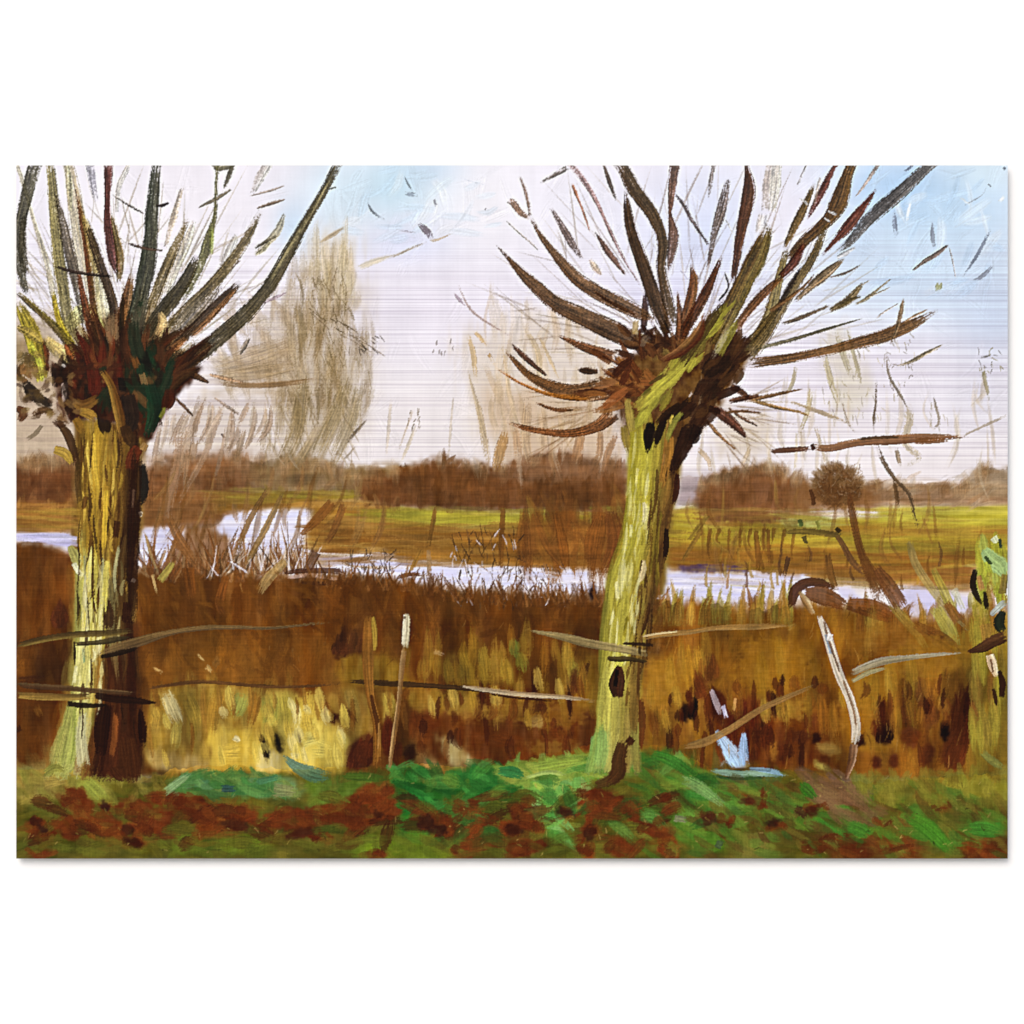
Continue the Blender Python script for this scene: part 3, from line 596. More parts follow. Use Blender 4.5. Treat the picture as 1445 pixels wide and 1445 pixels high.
many(RIVER, (([(1003, 972), (1012, 995), (1018, 1012)], [6, 8, 3], '#b8a4a8'), ([(1020, 995), (1026, 1015)], [5, 5], '#c9c4dc'), ([(1038, 985), (1036, 1005)], [4, 4], '#d0a070'), ([(1010, 1030), (1026, 1056), (1044, 1083)], [5, 20, 24], '#aecdee', dict(col2='#c2dcf6', dry=.25, soft=.3)), ([(1050, 1032), (1049, 1058), (1051, 1083)], [4, 13, 14], '#a6c6ec', dict(dry=.25, soft=.3)), ([(1036, 1030), (1038, 1050)], [9, 3], '#4d1f0d', dict(soft=.4)), ([(1062, 1040), (1064, 1075)], [8, 10], '#5c2a12', dict(soft=.4)), ([(1012, 1052), (1022, 1078)], [7, 8], '#6a3412', dict(soft=.5)),
                ([(1000, 1087), (1040, 1092), (1090, 1092), (1120, 1096)], [4, 9, 8, 3], '#75917f'), ([(1000, 1095), (1040, 1099), (1085, 1097)], [3, 4, 3], '#1f3320'), ([(1056, 1084), (1085, 1088), (1110, 1094)], [4, 6, 3], '#8fb0c4')), a=.92, fade=(.12, .25), dry=.15)
for p, w, c in (([(23, 1025), (30, 1035)], [10, 8], '#2f140a'), ([(50, 995), (60, 1015)], [12, 8], '#8a5820'), ([(25, 960), (70, 955)], [12, 8], '#3f2010'), ([(310, 925), (300, 945)], [10, 8], '#8a5f2a'), ([(290, 940), (302, 950)], [8, 5], '#d0b070'),
                ([(278, 922), (290, 935)], [4, 3], '#d6b878'), ([(1110, 888), (1125, 880)], [8, 6], '#b48a3e'), ([(610, 918), (628, 925)], [9, 5], '#d6b28e'), ([(230, 950), (212, 940)], [5, 3], '#c9a566')):
    stroke(REED, p, w, c, a=.7, fade=(.3, .45), dry=.4, soft=.5)
scratches(REED, [(195, 800), (860, 835), (860, 960), (195, 960)], 60, (6, 18), ['#a0743c', '#8a5c28', '#4a260c'], 100, 30, (1, 1.5), .5)
scratches(REED, [(920, 860), (1360, 870), (1360, 1080), (920, 1080)], 110, (10, 34), ['#b8883c', '#5a2c0c', '#a87830'], 95, 14, (1, 1.6), .5)
# reeds and scribbles in front of the water
def spray(L, x, y, n, h, lean, cols, w=(1.2, 2.6), a=.8):
    for _ in range(n):
        l = random.uniform(*h); th = math.radians(90 + random.gauss(0, lean)); b_ = random.gauss(0, .12) * l
        dx, dy = math.cos(th), -math.sin(th); x_ = x + random.gauss(0, 6)
        stroke(L, [(x_, y), (x_ + dx * l * .5 + b_ * .4, y + dy * l * .5), (x_ + dx * l + b_, y + dy * l)], [random.uniform(*w) * 1.4, random.uniform(*w), .9], random.choice(cols), a=a * random.uniform(.6, 1), fade=(.1, .3), dry=.2)


for x_ in range(205, 440, 9):
    spray(REED, x_, 818 + random.uniform(-8, 6), 7, (26, 84), 22, ['#7a4a22', '#8a5a30', '#6d4220', '#9a744a', '#5a3a1e'], (1.4, 3.4))
for x_ in range(300, 440, 12):
    spray(RIVER, x_, 812 + random.uniform(-8, 6), 3, (20, 60), 24, ['#f2ecf0', '#e6dfe8', '#4a3420', '#c9b8a4'], (1, 2))
scratches(RIVER, [(490, 780), (560, 780), (560, 815), (480, 815)], 60, (8, 22), ['#4d3826', '#3a2c24', '#7a5a38'], 85, 28, (1, 1.6), .8)
scratches(RIVER, [(635, 745), (740, 750), (740, 860), (635, 855)], 130, (8, 30), ['#4a3018', '#6d4a26', '#33241a', '#e6dfe8'], 88, 24, (1, 1.7), .8)
scratches(RIVER, [(730, 800), (800, 800), (800, 850), (730, 850)], 70, (8, 20), ['#7a5a3e', '#f0eaf2', '#5a4030'], 70, 35, (1, 1.7), .8)
for p, w, c in (([(262, 735), (250, 760), (232, 805)], [4, 8, 5], '#8a5e34'), ([(236, 725), (252, 760), (280, 800)], [7, 12, 9], '#8a5a2e'), ([(205, 750), (212, 780), (225, 812)], [3, 3, 2], '#a88a5a'), ([(378, 690), (352, 735), (330, 790)], [5, 8, 6], '#7d5a30'),
                ([(400, 695), (375, 745), (345, 800)], [6, 8, 6], '#8a6a3a'), ([(470, 708), (445, 735), (422, 757)], [12, 12, 6], '#7c4a1e'), ([(486, 712), (470, 750), (458, 770)], [10, 8, 5], '#804e22'), ([(448, 778), (428, 815)], [12, 9], '#5c3d28'),
                ([(405, 790), (380, 815), (365, 840)], [10, 14, 10], '#a58652'), ([(225, 820), (240, 800), (246, 790)], [10, 8, 3], '#a99a4a'), ([(215, 810), (222, 840)], [4, 3], '#c6a468'), ([(320, 810), (310, 850), (318, 870)], [8, 12, 8], '#7b461a'), ([(265, 800), (272, 850)], [18, 12], '#7c4618'),
                ([(400, 808), (440, 805), (475, 806), (492, 812)], [5, 7, 8, 4], '#4b2c1e'), ([(405, 815), (440, 812), (478, 818)], [3, 5, 4], '#c9a592'), ([(425, 822), (460, 823), (480, 820)], [4, 6, 4], '#3a1f12'), ([(560, 815), (580, 810), (600, 812)], [4, 5, 3], '#5c3216')):
    stroke(RIVER, p, w, c, a=.88, fade=(.1, .25), dry=.15)
for q in range(64):
    x = random.uniform(938, 1120) if q < 40 else random.uniform(1200, 1370)
    h = random.choice([14, 20, 26, 34, 46]) * random.uniform(.8, 1.2); lean = random.uniform(-10, 10); yb = 862 + (x > 1200) * 12
    stroke(REED, [(x + lean, yb - h), (x + lean * .3, yb - h * .3), (x, yb + 24)], [2, random.uniform(5, 10), 14], random.choice(['#8a5c20', '#9a6c24', '#a98436', '#7a4816', '#6a4014', '#9c8a34']), a=.7, fade=(.2, .35), dry=.15, soft=.6, wet=.5)
# mound, bush shadows and sloping strokes at right of the water
stroke(REED, [(1116, 858), (1122, 834), (1138, 822), (1160, 823), (1182, 832)], [8, 14, 13, 10, 4], '#452413', a=.95)
stroke(REED, [(1135, 836), (1165, 842), (1195, 856)], [14, 24, 14], '#673916', a=.9)
stroke(REED, [(1195, 852), (1230, 858), (1260, 870)], [16, 26, 20], '#6c3a14', a=.85)
for p, w, c in (([(1283, 762), (1295, 800), (1330, 850), (1370, 890)], [9, 11, 12, 8], '#9c8a52'), ([(1315, 800), (1335, 840), (1350, 880)], [8, 12, 12], '#a99a3e'), ([(1345, 830), (1362, 865)], [10, 8], '#c9c6b0'), ([(1318, 855), (1340, 890), (1350, 915)], [16, 18, 10], '#a89f48'),
                ([(1255, 850), (1290, 890), (1310, 920)], [10, 12, 6], '#8f7632'), ([(1290, 880), (1330, 905), (1355, 925)], [10, 20, 12], '#73461a'), ([(1335, 850), (1355, 880)], [10, 14], '#7b4a22')):
    stroke(REED, p, w, c, a=.8, fade=(.12, .25), dry=.15)

# broad unevenness of the brushed grounds
mk = REG == 1
CAN[mk] = CAN[mk] * .84 + hx('#7d6144') * .16
for q in range(150):
    x_ = random.choice([random.uniform(25, 110), random.uniform(195, 880), random.uniform(985, 1140), random.uniform(1140, 1420)]); yt = np.interp(x_, [23, 110, 200, 330, 480, 505, 560, 628, 700, 790, 885, 985, 1050, 1090, 1140, 1230, 1355, 1385, 1422], [652, 648, 648, 644, 662, 672, 664, 648, 664, 642, 658, 686, 662, 657, 682, 684, 690, 664, 664])
    l_ = random.uniform(16, 44); lean = random.uniform(-8, 8)
    stroke(WOOD, [(x_ + lean, yt - l_ * .45), (x_, yt), (x_ - lean * .4, yt + l_ * .55)], [3, random.uniform(8, 18), 8], random.choice(['#94714c', '#a5855f', '#86613c', '#7a5532', '#b0946e']), a=.4, dry=.2, soft=.9, wet=.8, fade=(.4, .4), own=False)
mk = REG == 2
CAN[mk] = CAN[mk] * .86 + hx('#7d5a2c') * .14
mk = REG == 4
CAN[mk] = CAN[mk] * .93
for ids, f_ in (((4,), 1 + .75 * fbm(34, 60, 3, 31)), ((5,), 1 + .5 * fbm(34, 20, 3, 32)), ((1, 2), 1 + .45 * fbm(50, 12, 3, 33))):
    mk = np.isin(REG, ids)
    CAN[mk] = np.clip(CAN[mk] * f_[mk][:, None], 0, 1)
for x_ in range(440, 935, 8):
    yt = np.interp(x_, [440, 560, 640, 740, 860, 935], [814, 822, 836, 842, 842, 856])
    spray(REED, x_, yt + random.uniform(4, 16), 4, (12, 44), 20, ['#6d3f18', '#7a4a20', '#54300f', '#8a5a2c', '#5a3416'], (1.4, 3.4), .75)
scumble(REED, [(430, 815), (930, 848), (930, 900), (430, 890)], 120, 70, (16, 56), (5, 12), ['#4a2508', '#5d330d', '#7a4a18', '#3f1f08'], .6, spread=30, a=.55, soft=.6)
scumble(REED, [(195, 815), (440, 815), (440, 960), (195, 960)], 90, 75, (16, 56), (5, 12), ['#8a5416', '#5d330d', '#7a4a18', '#96601e'], .5, spread=30, a=.5, soft=.6)
for q in range(70):
    x_ = random.uniform(575, 850) if q < 34 else random.uniform(915, 1340); y_ = random.uniform(900, 1000) if q < 34 else random.uniform(890, 1020); l_ = random.uniform(24, 96)
    stroke(REED, [(x_, y_ - l_ / 2), (x_ + random.uniform(-2, 4), y_), (x_ + random.uniform(-4, 8), y_ + l_ / 2)], [5, random.uniform(9, 17), 7], random.choice(['#a07a28', '#b08a34', '#94701f', '#a8842e', '#8a6a1e', '#a87222']), a=.5, fade=(.3, .45), dry=.2, soft=.8, wet=.5)
for x_, y_, w_, h_, c_ in ((720, 1000, 90, 34, '#a07626'), (800, 1005, 60, 44, '#96691f'), (660, 1000, 70, 30, '#a87e2e'), (790, 1060, 90, 24, '#8f6a24'), (940, 965, 60, 80, '#a8761f'), (1090, 940, 110, 80, '#a3701a'), (1110, 1000, 60, 36, '#b0822c'), (1210, 1000, 60, 90, '#a06a1c'), (1300, 930, 110, 60, '#a07420'), (1250, 900, 120, 40, '#8a5a1a')):
    spot(x_, y_, w_, h_, c_, random.uniform(-12, 12), .55, 6, 1.6)
for q in range(44):
    x_ = random.uniform(575, 850) if q < 26 else random.uniform(915, 1340); y_ = random.uniform(960, 1060); l_ = random.uniform(20, 46)
    stroke(REED, [(x_, y_ - l_ / 2), (x_ + random.uniform(-4, 4), y_), (x_ + random.uniform(-8, 8), y_ + l_ / 2)], [5, random.uniform(8, 16), 5], random.choice(['#4a200a', '#5c2a0c', '#3a180a', '#6a3612']), a=.55, fade=(.25, .4), dry=.2, soft=.6, wet=.5)
for q in range(60):
    x_ = random.choice([random.uniform(930, 1010), random.uniform(1060, 1150), random.uniform(1215, 1380), random.uniform(560, 840)]); y_ = random.uniform(960, 1070); l_ = random.uniform(20, 54)
    stroke(REED, [(x_ + random.uniform(-5, 5), y_ - l_ / 2), (x_, y_), (x_, y_ + l_ / 2)], [2.5, random.uniform(5, 11), 4], random.choice(['#3d180a', '#4d200b', '#2c1108', '#5a2a0e']), a=.7, fade=(.2, .3), dry=.25, soft=.4, wet=.4)
for x_, y_, l_, w_ in ((288, 1005, 80, 9), (310, 990, 50, 8), (355, 985, 46, 8), (330, 1000, 40, 6), (220, 985, 40, 9), (272, 1040, 60, 6), (430, 985, 40, 6), (448, 1000, 40, 7), (480, 990, 50, 6), (498, 1010, 60, 7), (388, 990, 30, 5), (212, 1050, 60, 8), (420, 1000, 36, 4), (550, 990, 46, 7), (570, 1010, 50, 9)):
    stroke(REED, [(x_ - 2, y_ - l_ / 2), (x_, y_), (x_ + random.uniform(-3, 6), y_ + l_ / 2)], [w_ * .6, w_, w_ * .5], random.choice(['#80561e', '#6d4314', '#946a28', '#74481a']), a=.7, fade=(.2, .35), dry=.25, soft=.5, wet=.4)
for q in range(34):
    x_ = random.uniform(215, 490); y_ = random.uniform(985, 1075); l_ = random.uniform(18, 44)
    stroke(REED, [(x_ - 3, y_ - l_ / 2), (x_, y_), (x_ + 5, y_ + l_ / 2)], [5, random.uniform(8, 15), 6], random.choice(['#dcc45e', '#c9a944', '#e0d08a', '#b8953c', '#d3b850']), a=.6, fade=(.2, .35), dry=.25, soft=.5, wet=.35)
for x_, y_, w_ in ((640, 985, 14), (668, 990, 12), (700, 985, 16), (610, 1000, 10), (760, 960, 14), (790, 975, 12), (745, 1015, 10), (1105, 1000, 20), (1080, 1005, 14), (955, 985, 14), (940, 1020, 12), (1190, 985, 12)):
    stroke(REED, [(x_ - 3, y_ - 20), (x_, y_), (x_ + 4, y_ + 20)], [w_ * .5, w_, w_ * .6], random.choice(['#b08a34', '#a8802a', '#c0a048']), a=.7, fade=(.2, .35), dry=.25, soft=.5, wet=.4)
# ---- near bank: greens and fallen leaves
scumble(GRASS, rect(25, 1095, 1420, 1210), 620, 10, (12, 44), (5, 12), ['#7a7426', '#4c5a1c', '#8a7c36', '#5d4a18'], .3, spread=35, dry=.25)
for reg, pal in (([(556, 1085), (640, 1090), (745, 1085), (745, 1125), (600, 1150), (560, 1140)], ['#1b5a24', '#2f8038', '#174d1f', '#469a4a']),
                 ([(735, 1090), (850, 1065), (830, 1110), (800, 1190), (760, 1150)], ['#5aa048', '#7fb85a', '#8cc487', '#9aab4a']),
                 ([(910, 1060), (960, 1062), (1060, 1145), (1050, 1195), (950, 1160)], ['#3a7a2a', '#5c8d34', '#2c6424', '#7aa058']),
                 ([(235, 1115), (280, 1090), (400, 1098), (420, 1120), (270, 1122)], ['#3d7a40', '#2f6a34', '#6d9a58', '#5f9474', '#7a8a48']),
                 ([(1060, 1115), (1240, 1130), (1330, 1190), (1200, 1185), (1080, 1160)], ['#4a8a2a', '#3a7a26', '#7d8a34', '#6d4a28']),
                 ([(700, 1085), (840, 1065), (850, 1090), (720, 1105)], ['#86a044', '#a3ac52', '#6d9440'])):
    scumble(GRASS, reg, 70, 15, (16, 50), (6, 13), pal, .6, spread=30, dry=.2, a=.8)
scumble(GRASS, [(900, 1062), (1000, 1095), (1120, 1100), (1300, 1110), (1420, 1120), (1420, 1208), (900, 1208)], 260, 30, (20, 64), (6, 15), ['#3f7a2a', '#4f8a30', '#6a8a34', '#5f3a1c', '#6d5a28', '#7d7a34', '#2f6a2a', '#4a2412'], .6, a=.65, spread=12, soft=.5)
scumble(GRASS, [(1130, 1095), (1215, 1100), (1250, 1150), (1190, 1165), (1150, 1130)], 40, 35, (24, 60), (8, 16), ['#7a5a46', '#6d4c3a', '#8a6a50'], .8, a=.7, spread=14, soft=.5)
scumble(GRASS, [(1200, 1100), (1420, 1090), (1420, 1135), (1260, 1140)], 60, 80, (16, 44), (8, 16), ['#86822e', '#948c38', '#6d7a28', '#7a6a28'], .6, a=.6, spread=20, soft=.5)
scumble(GRASS, [(25, 1085), (240, 1095), (240, 1125), (25, 1130)], 60, 60, (14, 40), (6, 13), ['#968a44', '#a09850', '#7a7434', '#8a8c3e'], .6, a=.6, spread=30, soft=.5)
for q in range(80):
    x_ = random.uniform(30, 960); y_ = random.uniform(1122, 1200); l_ = random.uniform(26, 66)
    th = math.radians(random.gauss(-12, 25))
    stroke(GRASS, [(x_ - math.cos(th) * l_ / 2, y_ - math.sin(th) * l_ / 2), (x_, y_ - 3), (x_ + math.cos(th) * l_ / 2, y_ + math.sin(th) * l_ / 2)], [8, random.uniform(12, 22), 8], random.choice(['#5a2710', '#45200e', '#672f14', '#3a1a0c', '#55521c', '#3f4a18', '#612c12']), a=.7, fade=(.2, .35), dry=.2, soft=.5, wet=.5)
for q in range(36):
    x_ = random.uniform(560, 1010); y_ = random.uniform(1078, 1190); l_ = random.uniform(26, 60)
    th = math.radians(random.gauss(10, 30))
    stroke(GRASS, [(x_ - math.cos(th) * l_ / 2, y_ - math.sin(th) * l_ / 2), (x_, y_ - 3), (x_ + math.cos(th) * l_ / 2, y_ + math.sin(th) * l_ / 2)], [8, random.uniform(12, 22), 8], random.choice(['#2f7a34', '#4f9a44', '#256028', '#5f9a4c', '#1f5522', '#6d8a34']), a=.5, fade=(.2, .35), dry=.2, soft=.5, wet=.5)
scumble(GRASS, rect(25, 1180, 880, 1210), 110, 5, (20, 60), (7, 14), ['#5c6420', '#6d6a24', '#4c5a1c', '#5a4a1c', '#6a7a2a'], .5, a=.6, spread=18, soft=.5)
many(GRASS, (([(398, 1066), (418, 1082), (445, 1094), (470, 1096)], [5, 14, 20, 8], '#4c756c'), ([(230, 1120), (260, 1098), (275, 1090)], [12, 8, 3], '#8cab84'), ([(312, 1113), (335, 1113)], [10, 8], '#2c4a58'), ([(360, 1104), (400, 1096)], [10, 6], '#4a7f62'),
                ([(385, 1115), (420, 1118)], [22, 10], '#858a66'), ([(480, 1096), (520, 1097), (552, 1100)], [8, 12, 8], '#3d5a1e'), ([(735, 1100), (775, 1090), (805, 1096)], [4, 6, 6], '#a8c078'), ([(700, 1088), (725, 1090), (742, 1098)], [10, 16, 6], '#237045'),
                ([(740, 1085), (800, 1076), (845, 1068)], [10, 16, 12], '#8aa24a'), ([(960, 1098), (985, 1110), (1025, 1140)], [10, 16, 8], '#7ba36a'), ([(915, 1062), (950, 1075), (985, 1100)], [10, 16, 12], '#35732a'), ([(840, 1035), (842, 1060), (842, 1078)], [10, 18, 14], '#80b060'),
                ([(1128, 1105), (1140, 1115), (1155, 1130)], [10, 16, 6], '#2e6c1c'), ([(1195, 1165), (1215, 1172), (1228, 1182)], [12, 20, 8], '#417a2a'), ([(1365, 1168), (1390, 1170), (1412, 1175)], [14, 22, 12], '#41822f'), ([(1280, 1150), (1310, 1170), (1345, 1205)], [14, 22, 14], '#458026'),
                ([(1385, 1060), (1402, 1075), (1420, 1085)], [8, 10, 6], '#7c8040'), ([(115, 1040), (100, 1075), (80, 1098)], [10, 18, 12], '#a5a958'), ([(60, 1105), (95, 1100)], [20, 10], '#a3904e'), ([(120, 1100), (140, 1120), (150, 1130)], [14, 18, 8], '#95a04a'),
                ([(1150, 1104), (1195, 1122), (1240, 1158)], [10, 16, 8], '#775842', dict(soft=.9, a=.5)), ([(1140, 1150), (1120, 1140)], [14, 10], '#412216'), ([(950, 1155), (970, 1158)], [10, 8], '#7f7f70'), ([(1010, 1190), (1020, 1194)], [10, 10], '#4a5a48')), a=.82, fade=(.18, .3), dry=.2, soft=.4)
for x, y, w, h in leaves:
    for q in range(3):
        blob(GRASS, x + random.gauss(0, w * .2), y + random.gauss(0, h * .2), w * random.uniform(.4, .75), h * random.uniform(.4, .75), random.choice(['#5f2a10', '#6b3212', '#4f210d', '#57260e', '#733a16']), random.uniform(-40, 50), a=.6, dry=.35, jit=.04)
for x, y, w, h in ((51, 1160, 16, 12), (60, 1170, 18, 8), (330, 1164, 44, 14), (189, 1190, 26, 14), (424, 1176, 44, 12), (600, 1160, 20, 20), (616, 1172, 30, 14), (724, 1172, 24, 16), (832, 1176, 20, 20), (1002, 1156, 22, 18), (1054, 1130, 22, 9), (182, 1170, 18, 16), (1146, 1144, 20, 14), (148, 1138, 12, 14), (798, 1146, 20, 14), (534, 1150, 14, 10), (1090, 1162, 24, 8)):
    spot(x, y, w * 1.1, h * 1.1, random.choice(['#32150b', '#3d1c10', '#2c150f']), random.uniform(-15, 25), .75, 2.2, 1.8)
scratches(GRASS, rect(30, 1090, 1415, 1205), 130, (4, 12), ['#c0a868', '#a8945a', '#8c8040', '#2f2410'], 20, 50, (1, 1.8), .5)


# ------------------------------------------------------------------ misty bare trees behind


HZ = dict(a=.68, dry=.3, fade=(.25, .35), soft=.5)
T1 = Layer()      # tall hazy tree right of the left willow
HZ2 = dict(a=.6, dry=.3, fade=(.2, .35), soft=.7, wet=.7)
for _ in range(150):      # crown: long loose vertical sweeps
    y = random.uniform(380, 600); x = random.gauss(458, 30 + (y > 480) * 10); l = random.uniform(40, 110)
    if not 380 < x < 530: continue
    stroke(T1, [(x + random.uniform(-6, 6), y - l / 2), (x, y), (x - random.uniform(0, 14), y + l / 2)], [4, random.uniform(6, 14), 4], random.choice(['#8a7046', '#9c8256', '#785e38', '#a98e64']), a=.3, dry=.4, fade=(.35, .45), soft=.9, wet=.6)
for _ in range(34):       # thin top
    x = random.gauss(474, 22); y = random.uniform(345, 420); l = random.uniform(40, 90)
    stroke(T1, [(x, y - l / 2), (x + random.uniform(-3, 3), y), (x, y + l / 2)], [4, random.uniform(6, 14), 4], random.choice(['#c9b48a', '#d8c8a4', '#b8a276', '#e0cdb0']), a=.4, dry=.45, fade=(.3, .4), soft=.8, wet=.6)
for _ in range(60):       # left shoulder
    x = random.uniform(310, 430); y = random.uniform(430, 540); l = random.uniform(40, 90); th = math.radians(random.gauss(112, 16))
    stroke(T1, [(x + math.cos(th) * l / 2, y - math.sin(th) * l / 2), (x, y), (x - math.cos(th) * l / 2, y + math.sin(th) * l / 2)], [5, random.uniform(8, 18), 5], random.choice(['#ac9270', '#bda688', '#9a7f5a', '#c8b69c']), a=.35, dry=.35, fade=(.3, .4), soft=.8, wet=.6)
scratches(T1, [(445, 395), (480, 380), (500, 430), (494, 500), (470, 540), (448, 510), (436, 440)], 120, (10, 34), ['#75623e', '#5f4e30', '#85714c'], 78, 12, (1, 1.7), .5)
scratches(T1, [(400, 420), (450, 400), (520, 440), (530, 560), (420, 600)], 70, (14, 40), ['#9a8862', '#8a7650', '#b09e7c'], 80, 16, (1, 2), .4)
scratches(T1, [(440, 440), (500, 462), (540, 490), (535, 500), (460, 470)], 60, (14, 40), ['#5c4a30', '#6d5a44'], 38, 8, (1, 1.6), .7)
many(T1, [([(432, 520), (426, 560), (418, 610), (402, 645), (388, 660)], [12, 20, 22, 18, 8], '#8a744c', dict(a=.85)), ([(440, 620), (425, 645), (418, 660)], [10, 14, 10], '#96805a'), ([(492, 530), (478, 575), (455, 625), (440, 660)], [14, 22, 22, 16], '#958058', dict(a=.8)), ([(508, 540), (498, 585), (478, 635), (464, 664)], [12, 20, 20, 12], '#9c8862', dict(a=.75)),
          ([(455, 590), (435, 630), (415, 660)], [10, 14, 8], '#a38c66'), ([(432, 555), (440, 575), (436, 600)], [6, 5, 2], '#6d5a38'), ([(447, 545), (450, 575), (448, 600)], [7, 6, 2], '#75603c'), ([(466, 545), (462, 580)], [6, 3], '#75603c'), ([(518, 592), (500, 612), (486, 632)], [2, 4, 2], '#6d5c48', dict(a=.9)), ([(502, 630), (484, 650)], [2, 2], '#8a7a64', dict(a=.8)),
          ([(302, 540), (350, 543), (400, 541), (450, 534)], [4, 8, 8, 5], '#85643e', dict(a=.85)), ([(300, 520), (350, 508), (400, 490), (428, 472)], [10, 30, 26, 12], '#ab9270'), ([(300, 532), (360, 526), (430, 512)], [10, 22, 14], '#a08660'), ([(420, 425), (426, 470), (430, 520)], [9, 12, 10], '#8c764e'), ([(414, 440), (412, 480), (420, 530)], [8, 12, 10], '#a38e6c'),
          ([(450, 342), (470, 330), (488, 318)], [3, 6, 2], '#b39c78', dict(a=.8)), ([(416, 383), (424, 398), (428, 420), (425, 440)], [2, 3, 3, 2], '#a08c6c', dict(a=.8)), ([(505, 378), (530, 368), (560, 358)], [7, 8, 3], '#cdbc94'), ([(548, 364), (600, 342)], [2, 2], '#b0a08a', dict(a=.8)),
          ([(480, 390), (486, 340), (488, 300)], [12, 10, 4], '#d3c2a0'), ([(460, 400), (456, 360), (455, 330)], [10, 8, 4], '#d6c4a2')], **HZ2)
scratches(T1, [(370, 560), (520, 560), (500, 650), (380, 650)], 60, (20, 60), ['#a08a68', '#8a7450', '#b8a488'], 75, 14, (1.5, 4), .5)
T1B = Layer()     # sapling stems low beside the left willow
many(T1B, [([(318, 560), (300, 610), (285, 650), (245, 720)], [9, 9, 9, 5], '#a5866a'), ([(285, 560), (270, 600), (240, 655)], [12, 10, 6], '#b59c84'), ([(345, 605), (338, 630), (333, 655)], [7, 8, 7], '#94785a'), ([(380, 580), (372, 620), (372, 650)], [7, 8, 4], '#b8a48c'),
           ([(250, 590), (252, 640), (238, 715), (240, 745)], [12, 14, 12, 8], '#a07e60'), ([(268, 600), (262, 650), (258, 690)], [10, 14, 10], '#a88868'), ([(300, 560), (290, 640)], [9, 8], '#b8a28a'), ([(362, 560), (350, 620)], [6, 5], '#c4b29c'),
           ([(330, 570), (322, 610), (318, 640)], [5, 6, 4], '#b39a80'), ([(276, 620), (270, 655)], [10, 12], '#9c7a58'), ([(215, 655), (213, 690), (215, 715)], [4, 6, 3], '#6d4526', dict(a=.85)), ([(312, 612), (318, 620)], [2, 2], '#5c4a44', dict(a=.8))], **HZ)
twigs_ = [(x_, random.uniform(560, 600), random.uniform(40, 90)) for x_ in range(215, 380, 9)]
for x_, y_, l_ in twigs_:
    stroke(T1B, [(x_ + random.uniform(0, 14), y_), (x_ + random.uniform(-4, 6), y_ + l_ / 2), (x_ - random.uniform(4, 16), y_ + l_)], [3, random.uniform(5, 9), 3], random.choice(['#b39a80', '#a0846a', '#c4ae98', '#94765a']), **HZ)
T2 = Layer()      # loose saplings between the two willows
scumble(T2, [(690, 440), (790, 430), (880, 500), (880, 640), (700, 650)], 110, 88, (40, 110), (4, 12), ['#cbb490', '#b89a6c', '#d8c4a8', '#a98454'], .55, a=.5, dry=.4, spread=10, soft=.6)
many(T2, [([(672, 560), (682, 610), (688, 655)], [8, 9, 10], '#bfa47a'), ([(715, 605), (705, 640), (698, 670)], [10, 15, 10], '#a57a44', dict(a=.8)), ([(660, 470), (668, 500), (672, 540)], [5, 7, 4], '#c9a872'), ([(645, 400), (668, 440), (730, 480)], [2, 3, 2], '#b3968a', dict(a=.7)),
          ([(668, 465), (690, 490)], [5, 6], '#c9a46a'), ([(700, 519), (690, 500), (695, 512)], [3, 4, 3], '#b08440'), ([(660, 520), (675, 580), (690, 640)], [3, 5, 4], '#bba684'), ([(745, 560), (742, 620), (750, 660)], [10, 14, 12], '#c2a27c'),
          ([(765, 580), (770, 640)], [12, 14], '#c4a684'), ([(822, 600), (815, 640), (808, 665)], [10, 14, 8], '#a5764c'), ([(848, 605), (846, 640), (838, 660)], [8, 10, 8], '#a87c54'), ([(870, 610), (858, 640), (850, 670)], [8, 10, 6], '#9a6c44'), ([(728, 600), (732, 650)], [10, 12], '#b8916a'),
          ([(585, 575), (560, 640)], [3, 3], '#cdb9a2'), ([(552, 560), (545, 650)], [4, 4], '#d6c6b2'), ([(588, 600), (565, 655)], [5, 4], '#d3c2a6'), ([(640, 560), (632, 650)], [3, 3], '#d8c8b4'),
          ([(740, 460), (760, 500), (762, 560)], [6, 8, 6], '#cdb48c'), ([(760, 470), (790, 540)], [4, 5], '#c8ac80'), ([(710, 480), (720, 560), (740, 620)], [5, 7, 6], '#cbb28e')], **HZ)
T2A, T2B_, T2C = Layer(), Layer(), Layer()
scratches(T2A, rect(570, 580, 600, 605), 10, (8, 16), ['#7a6a54'], 100, 12, (1, 1.5), .7)
scratches(T2B_, rect(610, 480, 640, 505), 7, (8, 14), ['#6d6058'], 100, 12, (1, 1.5), .6)
scratches(T2C, rect(505, 470, 540, 500), 10, (8, 18), ['#4a4038'], 45, 12, (1, 1.5), .8)
T3 = Layer()      # thin twiggy saplings right of the right willow
